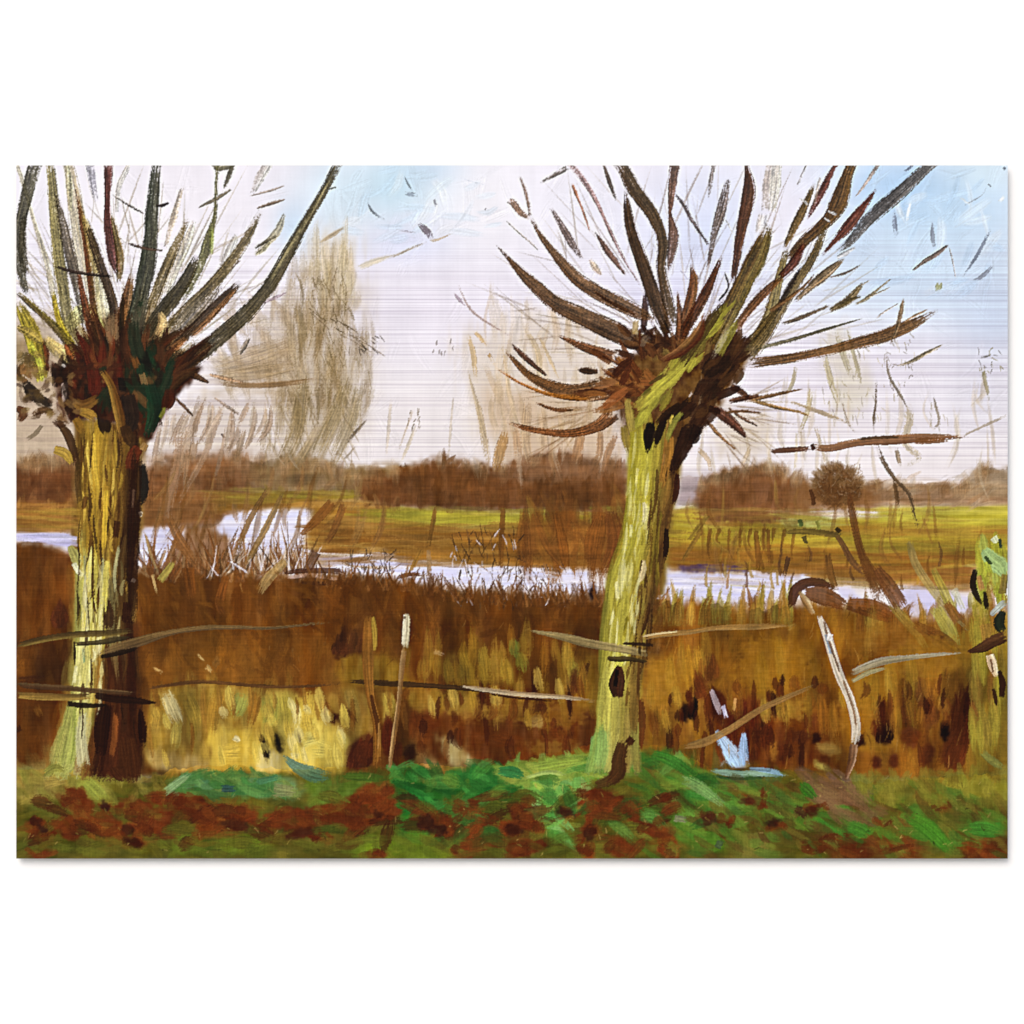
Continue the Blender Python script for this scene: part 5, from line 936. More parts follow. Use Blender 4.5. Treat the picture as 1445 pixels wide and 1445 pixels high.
radiate(LHD, 180, 560, 130, (0, 40), (60, 130), 22, 152, (7, 14), ['#2a170e', '#3d1d10', '#1f1a12', '#4a2412', '#33200f', '#54301a'])
radiate(LHD, 205, 570, 34, (0, 30), (40, 100), 55, 110, (7, 13), ['#1a2416', '#20301c', '#142a1a', '#262a1c'], 1, 10, 14)
radiate(LHD, 150, 560, 30, (10, 30), (40, 90), 85, 130, (6, 12), ['#4a1a10', '#5a2414', '#3a140d', '#6a3a1c'], 1, 14, 12)
scumble(LHD, [(110, 520), (230, 500), (228, 580), (205, 615), (165, 590), (110, 575)], 90, 75, (20, 50), (5, 12), ['#22140c', '#3d1c10', '#1a2a1a', '#54301a', '#15110e', '#6a4424'], .8, a=.85, dry=.2, spread=30)
many(LHD, [([(212, 540), (218, 580), (206, 622)], [14, 20, 10], '#183520', dict(col2='#142418')), ([(130, 520), (134, 545), (128, 560)], [14, 18, 12], '#4a190f'), ([(180, 555), (186, 590), (176, 615)], [18, 22, 12], '#241a14'), ([(240, 548), (238, 565), (230, 580)], [10, 16, 8], '#3c1a0d'),
           ([(26, 540), (40, 520), (50, 536)], [18, 26, 14], '#6d4a24', dict(dry=.3)), ([(24, 510), (38, 505), (50, 520)], [12, 18, 10], '#5f5030', dict(dry=.5)), ([(36, 540), (46, 556), (62, 566)], [10, 18, 10], '#1c130d'), ([(56, 560), (66, 568), (72, 572)], [8, 10, 6], '#1f150e'), ([(76, 512), (80, 530), (78, 548)], [8, 12, 8], '#1c100b'), ([(84, 510), (92, 520), (98, 545)], [10, 14, 10], '#1a0f0a'),
           ([(92, 545), (100, 565), (98, 590)], [14, 20, 12], '#24120a'), ([(104, 545), (108, 565), (104, 585)], [8, 10, 8], '#35190d'), ([(23, 575), (34, 582), (26, 596)], [8, 12, 8], '#4d2a14'), ([(45, 586), (60, 578), (78, 582)], [6, 10, 8], '#4a3018', dict(dry=.35)), ([(104, 566), (118, 572), (140, 560)], [10, 15, 10], '#8a642a', dict(col2='#5f3d18')), ([(112, 580), (126, 584), (136, 592)], [8, 14, 10], '#a07a30'), ([(144, 522), (158, 545), (168, 585), (173, 615)], [7, 10, 13, 11], '#a27a34', dict(col2='#5c3814')),
           ([(88, 540), (91, 555), (90, 570)], [3, 6, 3], '#cdb4a4', dict(dry=.3)), ([(88, 514), (94, 519)], [3, 3], '#c4b8b0'), ([(200, 526), (206, 545)], [8, 9], '#8a6a40', dict(dry=.45)), ([(188, 500), (195, 520)], [8, 10], '#6a421e', dict(dry=.3)), ([(170, 532), (174, 555)], [8, 10], '#15110e'), ([(60, 600), (50, 612), (36, 622)], [4, 7, 4], '#8a7860'),
           ([(160, 440), (158, 465), (162, 490)], [12, 16, 14], '#9a7a54', dict(dry=.55, a=.8)), ([(200, 430), (196, 450), (190, 470)], [10, 14, 12], '#544c3a', dict(dry=.5)), ([(225, 590), (230, 582), (232, 572)], [5, 5, 3], '#74752e'), ([(196, 505), (190, 480), (188, 450)], [18, 18, 14], '#24291c', dict(dry=.25)),
           ([(106, 590), (112, 600), (118, 612)], [10, 12, 8], '#8a6424'), ([(175, 600), (182, 618), (190, 630)], [12, 16, 10], '#3a2412')], a=.93, dry=.14, fade=(.1, .22))
scumble(LHD, [(24, 500), (60, 495), (78, 540), (74, 590), (24, 600)], 46, 60, (10, 26), (4, 10), ['#2a170d', '#5c4424', '#7a6034', '#3a2212', '#8a7040', '#1c110a'], .8, a=.7, dry=.3, spread=70, curve=.4)
scumble(LHD, [(70, 505), (110, 500), (115, 595), (85, 600)], 40, 80, (12, 30), (4, 10), ['#2a140b', '#3d1d10', '#1a0f0a', '#5c3a1c', '#8a6a3c'], .8, a=.75, dry=.25, spread=40, curve=.3)
# ------------------------------------------------------------------ right willow
RB = [
    ([(1092, 235), (1089, 262), (1085, 300)], [22, 25, 18], '#b39c86', dict(a=.65, dry=.5)), ([(1078, 300), (1074, 330)], [20, 16], '#d3c2ac', dict(a=.6, dry=.5)),
    ([(733, 248), (741, 268), (746, 290), (748, 306)], [3, 5, 4, 3], '#5c4638', dict(dry=.5)), ([(716, 282), (724, 286), (735, 300), (748, 308)], [8, 9, 8, 5], '#7a5a44', dict(dry=.5)), ([(762, 258), (785, 245), (803, 235)], [3, 5, 6], '#5c524a', dict(dry=.55)),
    ([(777, 292), (795, 322), (810, 348), (823, 366)], [5, 10, 10, 3], '#53423a', dict(dry=.5)), ([(807, 258), (812, 270), (820, 290), (833, 327)], [4, 5, 2.5, 1.5], '#7a5038', {}), ([(813, 240), (838, 276), (859, 322), (879, 363), (905, 404)], [8, 6, 4, 3, 2], '#7a5e5a', dict(dry=.45)),
    ([(840, 327), (859, 356), (884, 389)], [2, 9, 2], '#4d362c', {}), ([(854, 237), (860, 255), (870, 283)], [4, 6, 2], '#46382e', dict(dry=.45)), ([(832, 365), (842, 380), (850, 388)], [6, 8, 3], '#b08a68', dict(dry=.5, a=.7)), ([(714, 311), (735, 330), (760, 352)], [1.6, 1.8, 1.4], '#8a8078', {}),
    ([(952, 234), (947, 285), (946, 302), (950, 335), (943, 384)], [13, 8, 5, 14, 3], '#4d3325', dict(dry=.35)), ([(952, 271), (964, 288), (976, 310), (1002, 348)], [3, 5, 4, 3], '#453a38', dict(dry=.35)), ([(1006, 235), (1003, 255), (1000, 280)], [4, 5, 2], '#6d6460', dict(dry=.5)), ([(1002, 348), (1001, 364), (998, 378)], [3, 4, 1.5], '#5a4c48', {}),
    ([(1028, 251), (1018, 295), (1008, 330), (1002, 363)], [9, 14, 9, 3], '#51443c', dict(dry=.48)), ([(1025, 310), (1035, 330)], [2, 1.5], '#f4f0f0', {}),
    ([(1054, 235), (1057, 271), (1046, 327), (1038, 374), (1034, 400)], [5, 17, 14, 9, 8], '#3f1f12', dict(col2='#57351f', dry=.25)), ([(1176, 300), (1169, 297)], [3, 3], '#efe6e0', {}),
    ([(877, 234), (895, 266), (922, 304), (935, 340), (933, 379), (941, 420), (951, 466)], [16, 19, 17, 15, 12, 15, 18], '#3d2813', dict(col2='#57432a', dry=.24)),
    ([(882, 266), (889, 317), (904, 363), (918, 404), (933, 445), (948, 475)], [5, 14, 16, 19, 19, 14], '#33200f', dict(col2='#4c331c', dry=.18)),
    ([(975, 371), (979, 400), (968, 450), (956, 490)], [3, 13, 15, 12], '#5a3016', dict(col2='#8a5c30', dry=.15)), ([(1019, 361), (1000, 404), (978, 445), (959, 480)], [5, 12, 14, 12], '#4a220f', dict(col2='#5c3218', dry=.12)), ([(956, 410), (959, 450), (956, 484)], [3, 8, 8], '#4c2c17', {}), ([(910, 413), (910, 440), (907, 471)], [6, 9, 6], '#2a1914', {}),
    ([(1022, 384), (1028, 405), (1014, 425)], [1.5, 3, 2], '#241c18', {}),
    ([(700, 345), (726, 374), (751, 399), (787, 430), (833, 452), (879, 473), (908, 488)], [2, 9, 16, 21, 26, 26, 20], '#472c17', dict(col2='#6a4c30', dry=.16)),
    ([(748, 305), (764, 333), (787, 363), (815, 394), (850, 416), (895, 438), (928, 453)], [5, 7, 12, 17, 19, 18, 8], '#5a3a1f', dict(col2='#7a5838', dry=.24)), ([(835, 408), (860, 425), (900, 445)], [4, 5, 4], '#38200f', {}),
    ([(787, 473), (823, 489), (868, 504)], [3, 11, 16], '#4a2913', {}), ([(720, 484), (741, 504), (772, 530)], [3, 7, 4], '#321b10', {}),
    ([(713, 495), (751, 532), (802, 553), (850, 548)], [4, 12, 22, 28], '#82532a', dict(col2='#5f3a1a', dry=.2)), ([(700, 519), (738, 542), (784, 558), (835, 562)], [4, 4, 6, 10], '#714314', {}), ([(815, 521), (828, 523), (845, 524)], [5, 10, 6], '#2a1608', {}),
    ([(715, 596), (751, 606), (802, 611), (843, 601), (868, 580)], [3, 8, 11, 16, 24], '#6b3a18', dict(col2='#8a5228')), ([(756, 568), (784, 578), (810, 578)], [3, 5, 2], '#5a3418', {}),
    ([(1086, 317), (1070, 358), (1052, 394), (1030, 440), (1005, 490)], [18, 26, 26, 26, 26], '#4f3412', dict(col2='#75632a', dry=.18)),
    ([(1178, 235), (1157, 276), (1139, 310)], [6, 10, 3], '#401f17', dict(dry=.3)), ([(1137, 235), (1125, 262)], [2, 2], '#b3a8b0', {}),
    ([(1150, 258), (1129, 304), (1106, 351)], [6, 12, 5], '#4a371a', dict(dry=.25)), ([(1158, 250), (1148, 290)], [5, 4], '#a08e7c', dict(dry=.5, a=.7)),
    ([(1110, 350), (1097, 404), (1084, 450), (1062, 495)], [10, 13, 18, 18], '#6b552c', dict(col2='#8f8050', dry=.12)),
    ([(1196, 245), (1184, 284), (1168, 310), (1137, 338), (1111, 368)], [14, 24, 16, 14, 10], '#4c3016', dict(col2='#6b4a22', dry=.14)), ([(1136, 342), (1120, 370), (1100, 392)], [8, 12, 8], '#3d1a10', {}), ([(1105, 390), (1080, 412), (1055, 440), (1035, 470)], [8, 12, 12, 12], '#4b2c14', {}),
    ([(1168, 312), (1147, 363), (1121, 404), (1098, 440), (1073, 476), (1048, 506)], [6, 12, 12, 16, 24, 28], '#53401e', dict(col2='#786440', dry=.1)), ([(1132, 375), (1110, 412), (1096, 440)], [4, 8, 6], '#2c231c', {}),
    ([(1168, 297), (1175, 300), (1181, 303)], [2.5, 3, 2], '#f0e8e0', {}), ([(1163, 307), (1172, 313)], [2.5, 2], '#f0e8e0', {}), ([(1128, 280), (1136, 284), (1140, 290)], [2, 3, 2], '#ece4dc', {}),
    ([(1237, 266), (1203, 312), (1180, 338), (1160, 360)], [4, 14, 8, 3], '#4c2015', dict(col2='#6a3a28', dry=.22)), ([(1311, 234), (1270, 271), (1229, 307), (1200, 340), (1181, 355)], [14, 18, 17, 12, 5], '#403a38', dict(col2='#6d645c', dry=.32)), ([(1237, 235), (1222, 258), (1206, 279)], [4, 4, 1.5], '#8a7c74', {}), ([(1286, 234), (1276, 242)], [3, 2], '#5a6274', {}),
    ([(1193, 363), (1168, 384), (1144, 404), (1121, 425)], [4, 13, 9, 5], '#624d32', dict(dry=.3)), ([(1208, 348), (1192, 358), (1180, 364)], [3, 6, 3], '#a39c98', dict(a=.7)), ([(1214, 374), (1195, 384), (1170, 392)], [2, 3, 2], '#5a4c40', {}),
    ([(1219, 398), (1198, 422), (1170, 438)], [4, 11, 5], '#5c4c30', dict(dry=.2)), ([(1215, 418), (1200, 424), (1180, 436)], [5, 6, 4], '#3d3420', {}), ([(1257, 393), (1224, 420), (1205, 430)], [2, 4, 2], '#776a50', {}), ([(1228, 395), (1212, 405)], [2, 2], '#8a8478', {}), ([(1257, 405), (1225, 420)], [1.5, 2], '#8a7c68', {}),
    ([(1102, 457), (1135, 446), (1172, 430)], [6, 5, 3], '#4c3d2c', {}), ([(1219, 449), (1162, 466), (1111, 481), (1066, 492)], [2, 4, 5, 7], '#4c4530', {}), ([(1150, 386), (1130, 408), (1085, 440)], [3, 4, 6], '#5c4024', {}),
    ([(1323, 438), (1280, 461), (1239, 476), (1183, 491), (1121, 504), (1055, 513)], [6, 17, 17, 13, 12, 15], '#5c3a1a', dict(col2='#7a5630', dry=.18)), ([(1275, 420), (1271, 440), (1266, 462), (1256, 486)], [3, 6, 5, 2], '#6d5840', {}), ([(1310, 436), (1290, 446), (1275, 455)], [2, 3, 2], '#7a6044', {}), ([(1268, 428), (1245, 442), (1236, 450)], [2, 2, 1.5], '#8a8078', {}),
    ([(1339, 345), (1320, 360), (1306, 368), (1288, 382)], [4, 6, 5, 2], '#5f5048', {}), ([(1339, 346), (1345, 370), (1349, 392)], [2, 1.5, 1.5], '#a39c9c', {}),
    ([(1331, 486), (1306, 499), (1285, 510), (1265, 517)], [3, 6, 4, 2], '#7a6c52', dict(dry=.35)),
    ([(1050, 566), (1075, 561), (1098, 556), (1134, 548)], [5, 5, 4, 2], '#5f4020', {}), ([(1055, 563), (1091, 573), (1127, 581), (1145, 588)], [5, 5, 4, 2], '#75582f', {}), ([(1028, 566), (1050, 562), (1072, 558)], [8, 7, 4], '#3c2010', {}),
    ([(1002, 574), (1015, 582), (1034, 597), (1054, 618)], [10, 13, 13, 4], '#3d1d10', {}), ([(994, 588), (1012, 611), (1040, 636)], [6, 5, 2], '#5a3d20', dict(dry=.3)), ([(1028, 575), (1048, 590), (1070, 601)], [4, 4, 2], '#4c3322', dict(dry=.3)), ([(1020, 582), (1045, 580), (1075, 582)], [5, 4, 2], '#5c3c22', {}),
    ([(1060, 565), (1045, 552), (1030, 545)], [4, 8, 8], '#46240f', {}),
]
RFILL = Layer()
twigs(RFILL, 965, 530, 130, (60, 230), (40, 140), 15, 165, ['#8a7460', '#a5937a', '#6d5848', '#b8a898', '#94826a'], (1.2, 3), .4)
twigs(RFILL, 985, 575, 26, (40, 80), (30, 90), -60, 15, ['#8a7050', '#6d5238', '#a58c68'], (1.4, 3), .5)
twigs(RFILL, 880, 570, 26, (40, 70), (40, 110), 165, 215, ['#8a6a48', '#a5845c', '#7a5230'], (1.4, 3), .5)
fan(RFILL, 965, 530, 34, (20, 50), (60, 110), 20, 150, (6, 12), ['#4a2c16', '#5c3a1e', '#3a2212', '#6d4e26', '#7a6230'], .8, .25)
RBL = []
for p_, w_, c_, k_ in RB:
    if p_[0][1] < 246: p_ = [(2 * p_[0][0] - p_[1][0] if abs(p_[0][0] - p_[1][0]) < 30 else p_[0][0] + (p_[0][0] - p_[1][0]) * .7, 234 - 18)] + list(p_); w_ = [w_[0]] + list(w_)
    else: w_ = [w_[0] * .7] + list(w_[1:])
    kk = dict(D, col2=np.clip(hx(c_) * 1.5 + .06, 0, 1)); kk.update(k_); q_ = Layer(); stroke(q_, p_, w_, c_, **kk); RBL.append(q_)
RTR = Layer()
RLINE = [(928, 575, 88), (926, 640, 76), (918, 700, 70), (910, 760, 68), (897, 800, 82), (886, 860, 72), (880, 910, 66), (874, 960, 62), (872, 1010, 66), (870, 1050, 72), (866, 1092, 84)]
RPAL = [(560, [(-1, '#857822'), (-.7, '#ada236'), (-.25, '#b3a73c'), (.12, '#9a8832'), (.4, '#7d6628'), (.7, '#6a4a20'), (1, '#3a2010')]),
        (790, [(-1, '#8f8430'), (-.6, '#b3a842'), (-.1, '#aea03e'), (.3, '#958232'), (.65, '#7d6028'), (1, '#54381a')]),
        (915, [(-1, '#a09438'), (-.5, '#c0b654'), (0, '#b5a64a'), (.4, '#9a8638'), (.75, '#86682c'), (1, '#5a3a16')]),
        (1015, [(-1, '#7d9c46'), (-.5, '#a0a854'), (-.1, '#b0a452'), (.3, '#8a7034'), (.7, '#9a8a44'), (1, '#6d6a2c')])]
bark(RTR, RLINE, RPAL, 330, (50, 150), (5, 12))
many(RTR, [([(905, 985), (906, 1020), (905, 1062)], [6, 9, 5], '#5c2f12'), ([(902, 925), (901, 960), (900, 985)], [3, 4, 3], '#4b3013'), ([(880, 1046), (874, 1070), (872, 1092), (854, 1110)], [14, 19, 20, 10], '#3d210e', dict(soft=.4)), ([(893, 1042), (884, 1052)], [11, 10], '#3a1c0c'), ([(840, 1108), (860, 1100), (874, 1084)], [10, 14, 12], '#4a2c14', dict(soft=.6, a=.8)),
           ([(852, 1030), (850, 1060), (846, 1085)], [12, 18, 18], '#8ab05c', dict(soft=.7, a=.6))], a=.93, dry=.1, fade=(.1, .2))
for _ in range(80):
    y = random.uniform(590, 920); x0 = 888 - max(0, y - 680) * .17; x1 = 955 - max(0, y - 640) * .13
    f = random.random(); x = x0 + 6 + (x1 - x0 - 12) * f; l = random.uniform(18, 60)
    stroke(RTR, [(x, y), (x - 2 + random.uniform(-3, 3), y + l / 2), (x - l * .1 + random.uniform(-3, 3), y + l)], [1.4, random.uniform(2, 5), 1.2],
           random.choice(['#c4b84e', '#a0902e', '#bbae40', '#85782a', '#d6cc7c'] if f < .55 else ['#6d4f20', '#8a762c', '#54381a', '#9c8838', '#a87c40']), a=.7, soft=.5, fade=(.2, .3), dry=.15)
many(RTR, [([(909, 708), (911, 722), (909, 740)], [3, 7, 3], '#e6dba4'), ([(891, 740), (890, 760)], [3, 4], '#ded88a'), ([(909, 790), (907, 808), (901, 826)], [4, 7, 2], '#cdb888'), ([(906, 790), (902, 812)], [2, 2], '#4a3414'), ([(870, 820), (872, 848)], [4, 5], '#ddd592'), ([(932, 722), (926, 750), (924, 800), (930, 830)], [6, 10, 12, 6], '#74601f'),
           ([(941, 745), (940, 770), (938, 790)], [5, 7, 3], '#1f110b'), ([(956, 668), (955, 690), (950, 715)], [5, 9, 4], '#36180f'), ([(938, 640), (936, 660)], [4, 3], '#e4c894'), ([(945, 615), (942, 650), (932, 690)], [12, 14, 8], '#9a6a2a'), ([(918, 596), (916, 615), (914, 640)], [9, 15, 4], '#1a0f0b'), ([(938, 592), (930, 612), (926, 630)], [8, 11, 4], '#20120b'),
           ([(960, 570), (940, 585), (926, 600)], [8, 9, 6], '#241409'), ([(928, 660), (926, 700), (918, 740)], [3, 4, 2], '#5a421a'), ([(900, 660), (897, 690)], [3, 3], '#ddd27a'), ([(918, 850), (912, 875), (906, 898)], [4, 5, 3], '#38200e'), ([(877, 930), (868, 946)], [10, 14], '#d0c654'), ([(886, 870), (880, 900)], [3, 3], '#8a7c24')], a=.95, fade=(.08, .2))
for q in range(30):
    y = random.uniform(640, 960); x = np.interp(y, [590, 800, 960], [905, 880, 862]) + random.uniform(-8, 26); l = random.uniform(24, 70)
    stroke(RTR, [(x, y), (x - 2, y + l / 2), (x - random.uniform(2, 9), y + l)], [1.4, random.uniform(2.5, 5.5), 1.4], random.choice(['#dcd48c', '#d2c878', '#e6e0aa']), a=.6, soft=.4, fade=(.2, .3), dry=.25)
for q in range(26):
    y = random.uniform(640, 1000); x = np.interp(y, [590, 800, 960], [944, 920, 898]) + random.uniform(-14, 10); l = random.uniform(24, 80)
    stroke(RTR, [(x, y), (x - 2, y + l / 2), (x - random.uniform(2, 9), y + l)], [1, random.uniform(1.6, 4), 1], random.choice(['#4a3014', '#38220f', '#5c4018']), a=.75, fade=(.2, .3), dry=.25)
HOL = Layer()
many(HOL, [([(873, 939), (868, 955), (866, 968), (870, 986)], [4, 10, 12, 6], '#2a120c'), ([(875, 940), (876, 960), (875, 986)], [5, 10, 8], '#3a1b10'), ([(871, 945), (868, 970)], [4, 5], '#120906')], a=.97, fade=(.05, .1))
RHD = Layer()
radiate(RHD, 905, 545, 60, (0, 20), (26, 76), 110, 205, (5, 12), ['#6d3a19', '#4f2810', '#7d4a22', '#8a5628', '#3a1c0e', '#93602e'], .75, 18, 14)
radiate(RHD, 930, 500, 40, (0, 12), (20, 50), 40, 160, (5, 11), ['#3a2012', '#4f2a14', '#2a160c', '#6a4424'], .8, 22, 9)
for q in range(70):      # dark side of the great limb, laid along it
    f_ = random.random(); x = 962 + f_ * 84 + random.gauss(0, 9); y = 598 - f_ * 116 + random.gauss(0, 11) + (10 if f_ < .4 else 0)
    th = math.radians(random.gauss(50, 12)); l = random.uniform(20, 46)
    stroke(RHD, [(x - math.cos(th) * l / 2, y + math.sin(th) * l / 2), (x, y), (x + math.cos(th) * l / 2, y - math.sin(th) * l / 2)], [5, random.uniform(9, 17), 5], random.choice(['#2a170d', '#382012', '#22130b', '#452a14', '#30190d']), a=.85, dry=.2, soft=.3, fade=(.15, .3))
for q in range(40):      # lit side
    f_ = random.random(); x = 900 + f_ * 122 + random.gauss(0, 6); y = 596 - f_ * 160 - 24 * math.sin(f_ * 3.1) * 0 + random.gauss(0, 6)
    th = math.radians(random.gauss(53, 9)); l = random.uniform(24, 60)
    stroke(RHD, [(x - math.cos(th) * l / 2, y + math.sin(th) * l / 2), (x, y), (x + math.cos(th) * l / 2, y - math.sin(th) * l / 2)], [4, random.uniform(7, 13) * (1.15 - f_ * .5), 4], random.choice(['#9a9234', '#a8a03a', '#857c2c', '#b3a944', '#75682a']), a=.8, dry=.15, soft=.35, fade=(.15, .3))
many(RHD, [([(895, 578), (920, 556), (948, 532), (975, 506)], [13, 17, 14, 6], '#b5ab40', dict(soft=.5, a=.8)), ([(960, 515), (985, 478), (1008, 445), (1024, 424)], [12, 14, 12, 6], '#3d2c14', dict(dry=.25, a=.9)), ([(885, 562), (889, 590), (892, 612)], [7, 11, 8], '#a59044', dict(soft=.5)), ([(930, 510), (960, 495), (985, 470), (994, 440)], [6, 13, 14, 4], '#4f2412', dict(col2='#8a5c34')),
           ([(915, 542), (928, 534), (944, 524)], [3, 6, 4], '#4a3818'), ([(905, 560), (920, 548)], [4, 6], '#6d6024'), ([(1012, 500), (1030, 470), (1045, 448)], [13, 12, 5], '#8d8434', dict(dry=.3)), ([(1003, 508), (1018, 482), (1032, 455)], [5, 8, 3], '#c4b898', dict(dry=.65, a=.7)), ([(1010, 560), (1030, 552), (1048, 545)], [10, 12, 5], '#2b160d'), ([(1000, 575), (1018, 582)], [10, 6], '#27140b'),
           ([(975, 600), (968, 622), (955, 650), (945, 674)], [20, 22, 16, 5], '#25130c', dict(soft=.3)), ([(985, 600), (975, 625)], [14, 8], '#1f100a'), ([(866, 530), (880, 515), (893, 505)], [8, 12, 6], '#3c1c0e'), ([(876, 545), (882, 530), (892, 510)], [7, 10, 4], '#4a2210'), ([(850, 575), (870, 560), (890, 545)], [8, 12, 7], '#8f5228', dict(dry=.35)), ([(838, 545), (856, 541), (872, 536)], [7, 11, 6], '#8a5a34', dict(dry=.3)),
           ([(896, 472), (897, 450)], [7, 9], '#a58a54', dict(a=.75, soft=.4)), ([(902, 463), (905, 490)], [3, 5], '#44220f'), ([(905, 490), (910, 478), (918, 474)], [5, 8, 4], '#75604c', dict(a=.75, dry=.4)), ([(880, 600), (884, 622), (888, 640)], [9, 12, 4], '#86702a', dict(soft=.4)), ([(972, 560), (978, 552)], [3, 2], '#c4b4a8', dict(dry=.4)), ([(944, 470), (946, 476)], [3, 2], '#d8ccc4'), ([(964, 580), (950, 598), (940, 625)], [4, 7, 4], '#8a8636'),
           ([(960, 572), (942, 586), (928, 602)], [6, 8, 4], '#241409'), ([(938, 592), (930, 612), (925, 632)], [6, 10, 3], '#1c110a'), ([(919, 594), (916, 612), (913, 642)], [7, 13, 3], '#170d09'), ([(950, 585), (944, 600)], [3, 3], '#c9b24c')], a=.93, dry=.12, fade=(.12, .22))

# ------------------------------------------------------------------ fence
def one(p, w, c, **k):
    L = Layer(); kk = dict(a=.95, fade=(.06, .12), dry=.12); kk.update(k)
    stroke(L, p, w, c, **kk); return L


RAILS = []      # (list of strokes, label)
def rail(lst, label=None):
    L = Layer(); many(L, lst, a=.93, fade=(.06, .14), dry=.14); RAILS.append((L, label))


rail([([(23, 911), (61, 902), (105, 896), (150, 894), (189, 890)], [7, 8, 8, 8, 6], '#7a6530', dict(col2='#3a2a16'))], 'mossy upper rail crossing the left willow')
rail([([(105, 909), (143, 906), (187, 898)], [5, 7, 5], '#221a10', dict(col2='#4c4024'))])
rail([([(138, 927), (155, 918), (190, 908), (240, 893), (292, 886), (340, 885), (380, 886), (470, 878)], [5, 11, 13, 7, 6, 5, 4, 2], '#57432a', dict(col2='#7a6038')), ([(140, 928), (170, 921), (195, 914)], [4, 6, 4], '#1f140c')], 'long grey brown rail running right from the left willow')
rail([([(23, 967), (97, 972), (150, 976), (199, 979)], [6, 7, 7, 4], '#3c2616', dict(col2='#6d5434'))])
rail([([(23, 981), (61, 983), (100, 984), (135, 983)], [8, 10, 9, 6], '#a0813c', dict(col2='#5c4220'))], 'pale tan lower rail at the left edge')
rail([([(94, 993), (120, 996), (153, 995)], [6, 7, 5], '#1a1009')])
rail([([(133, 982), (160, 986), (199, 990), (222, 992)], [7, 11, 8, 3], '#20100a')])
rail([([(199, 973), (240, 967), (286, 962), (330, 965), (380, 969), (440, 968), (490, 962)], [3, 4, 5, 4, 4, 3, 3], '#5a3a1c')])
rail([([(490, 961), (539, 964), (580, 966), (616, 968), (670, 973), (730, 979)], [4, 7, 7, 6, 5, 3], '#3a2613'), ([(650, 968), (690, 974), (740, 980), (800, 984), (845, 990)], [3, 6, 7, 6, 4], '#d9c6a2', dict(col2='#8a6c48', dry=.3)), ([(690, 979), (730, 985), (780, 989)], [2, 3, 2], '#3a1f0e')], 'dark rail with a bleached white right half left of the right willow')
rail([([(748, 890), (790, 898), (828, 907), (879, 916), (920, 924)], [3, 8, 11, 10, 8], '#877449', dict(col2='#a08c5c'))], 'grey rail slanting down to the right willow')
rail([([(856, 929), (872, 930), (889, 930), (917, 935)], [6, 8, 7, 4], '#1d130b', dict(col2='#4c3c1c'))])
rail([([(879, 908), (900, 909), (925, 911)], [3, 4, 3], '#2a1b0f'), ([(903, 912), (903, 925)], [4, 3], '#3a2a14')])
rail([([(904, 901), (930, 896), (970, 892), (1010, 886), (1070, 884), (1118, 882)], [4, 6, 6, 6, 8, 3], '#a8834a', dict(col2='#8a6430')), ([(906, 898), (930, 894), (960, 891)], [2, 2, 1.5], '#d9c08c')], 'tan rail running right from the right willow')
rail([([(1200, 950), (1239, 935), (1290, 927), (1360, 921)], [8, 10, 6, 2], '#95896a', dict(col2='#b3ad98')), ([(1202, 962), (1225, 950), (1252, 942)], [4, 6, 3], '#a39a70')], 'pale grey rail running right from the white leaning post')
rail([([(962, 1055), (995, 1047), (1028, 1030), (1070, 1003), (1101, 988), (1152, 966)], [4, 11, 9, 8, 7, 4], '#a0753e', dict(col2='#8a6a3a'))], 'curved brown rail dropping above the blue puddle')
POLE = one([(1088, 637), (1110, 635), (1145, 633)], [5, 7, 5], '#57331f', dry=.3)
many(POLE, [([(1143, 630), (1170, 632), (1214, 624), (1278, 619), (1367, 615)], [7, 10, 10, 13, 4], '#6b4328', dict(col2='#8a5f3c', dry=.22)), ([(1145, 627), (1150, 635)], [5, 7], '#3a1e12'), ([(1212, 620), (1240, 617), (1272, 616)], [3, 4, 3], '#4b3828'), ([(1360, 614), (1390, 600), (1421, 586)], [2, 3, 2], '#a89880', dict(a=.7)), ([(1290, 622), (1340, 620)], [10, 6], '#7d5230', dict(dry=.4))], a=.95, fade=(.08, .2))
POSTS = []
L = one([(574, 866), (573, 890), (571, 915)], [9, 9, 8], '#e8dfc0', col2='#d5c8a0'); many(L, [([(571, 912), (568, 940), (563, 990), (556, 1040), (549, 1088)], [7, 7, 6, 6, 6], '#b08c5a', dict(col2='#7a5228', dry=.2)), ([(572, 870), (571, 874)], [3, 2], '#5c4a38')], a=.95, fade=(.04, .1)); POSTS.append((L, 'thin post with a bright cream top'))
L = one([(519, 868), (519, 930), (523, 983), (532, 1026), (532, 1088)], [10, 14, 11, 10, 11], '#7c4d1a', col2='#8f6026'); many(L, [([(526, 870), (529, 895), (529, 922)], [4, 6, 3], '#a98a34'), ([(524, 980), (532, 1020), (533, 1040)], [4, 6, 4], '#4c280e'), ([(535, 1020), (534, 1060)], [2, 2], '#a8763a')], a=.9); POSTS.append((L, 'plain brown post'))
L = one([(1128, 835), (1138, 850), (1149, 869)], [4, 9, 5], '#8a6234', col2='#c9b084')
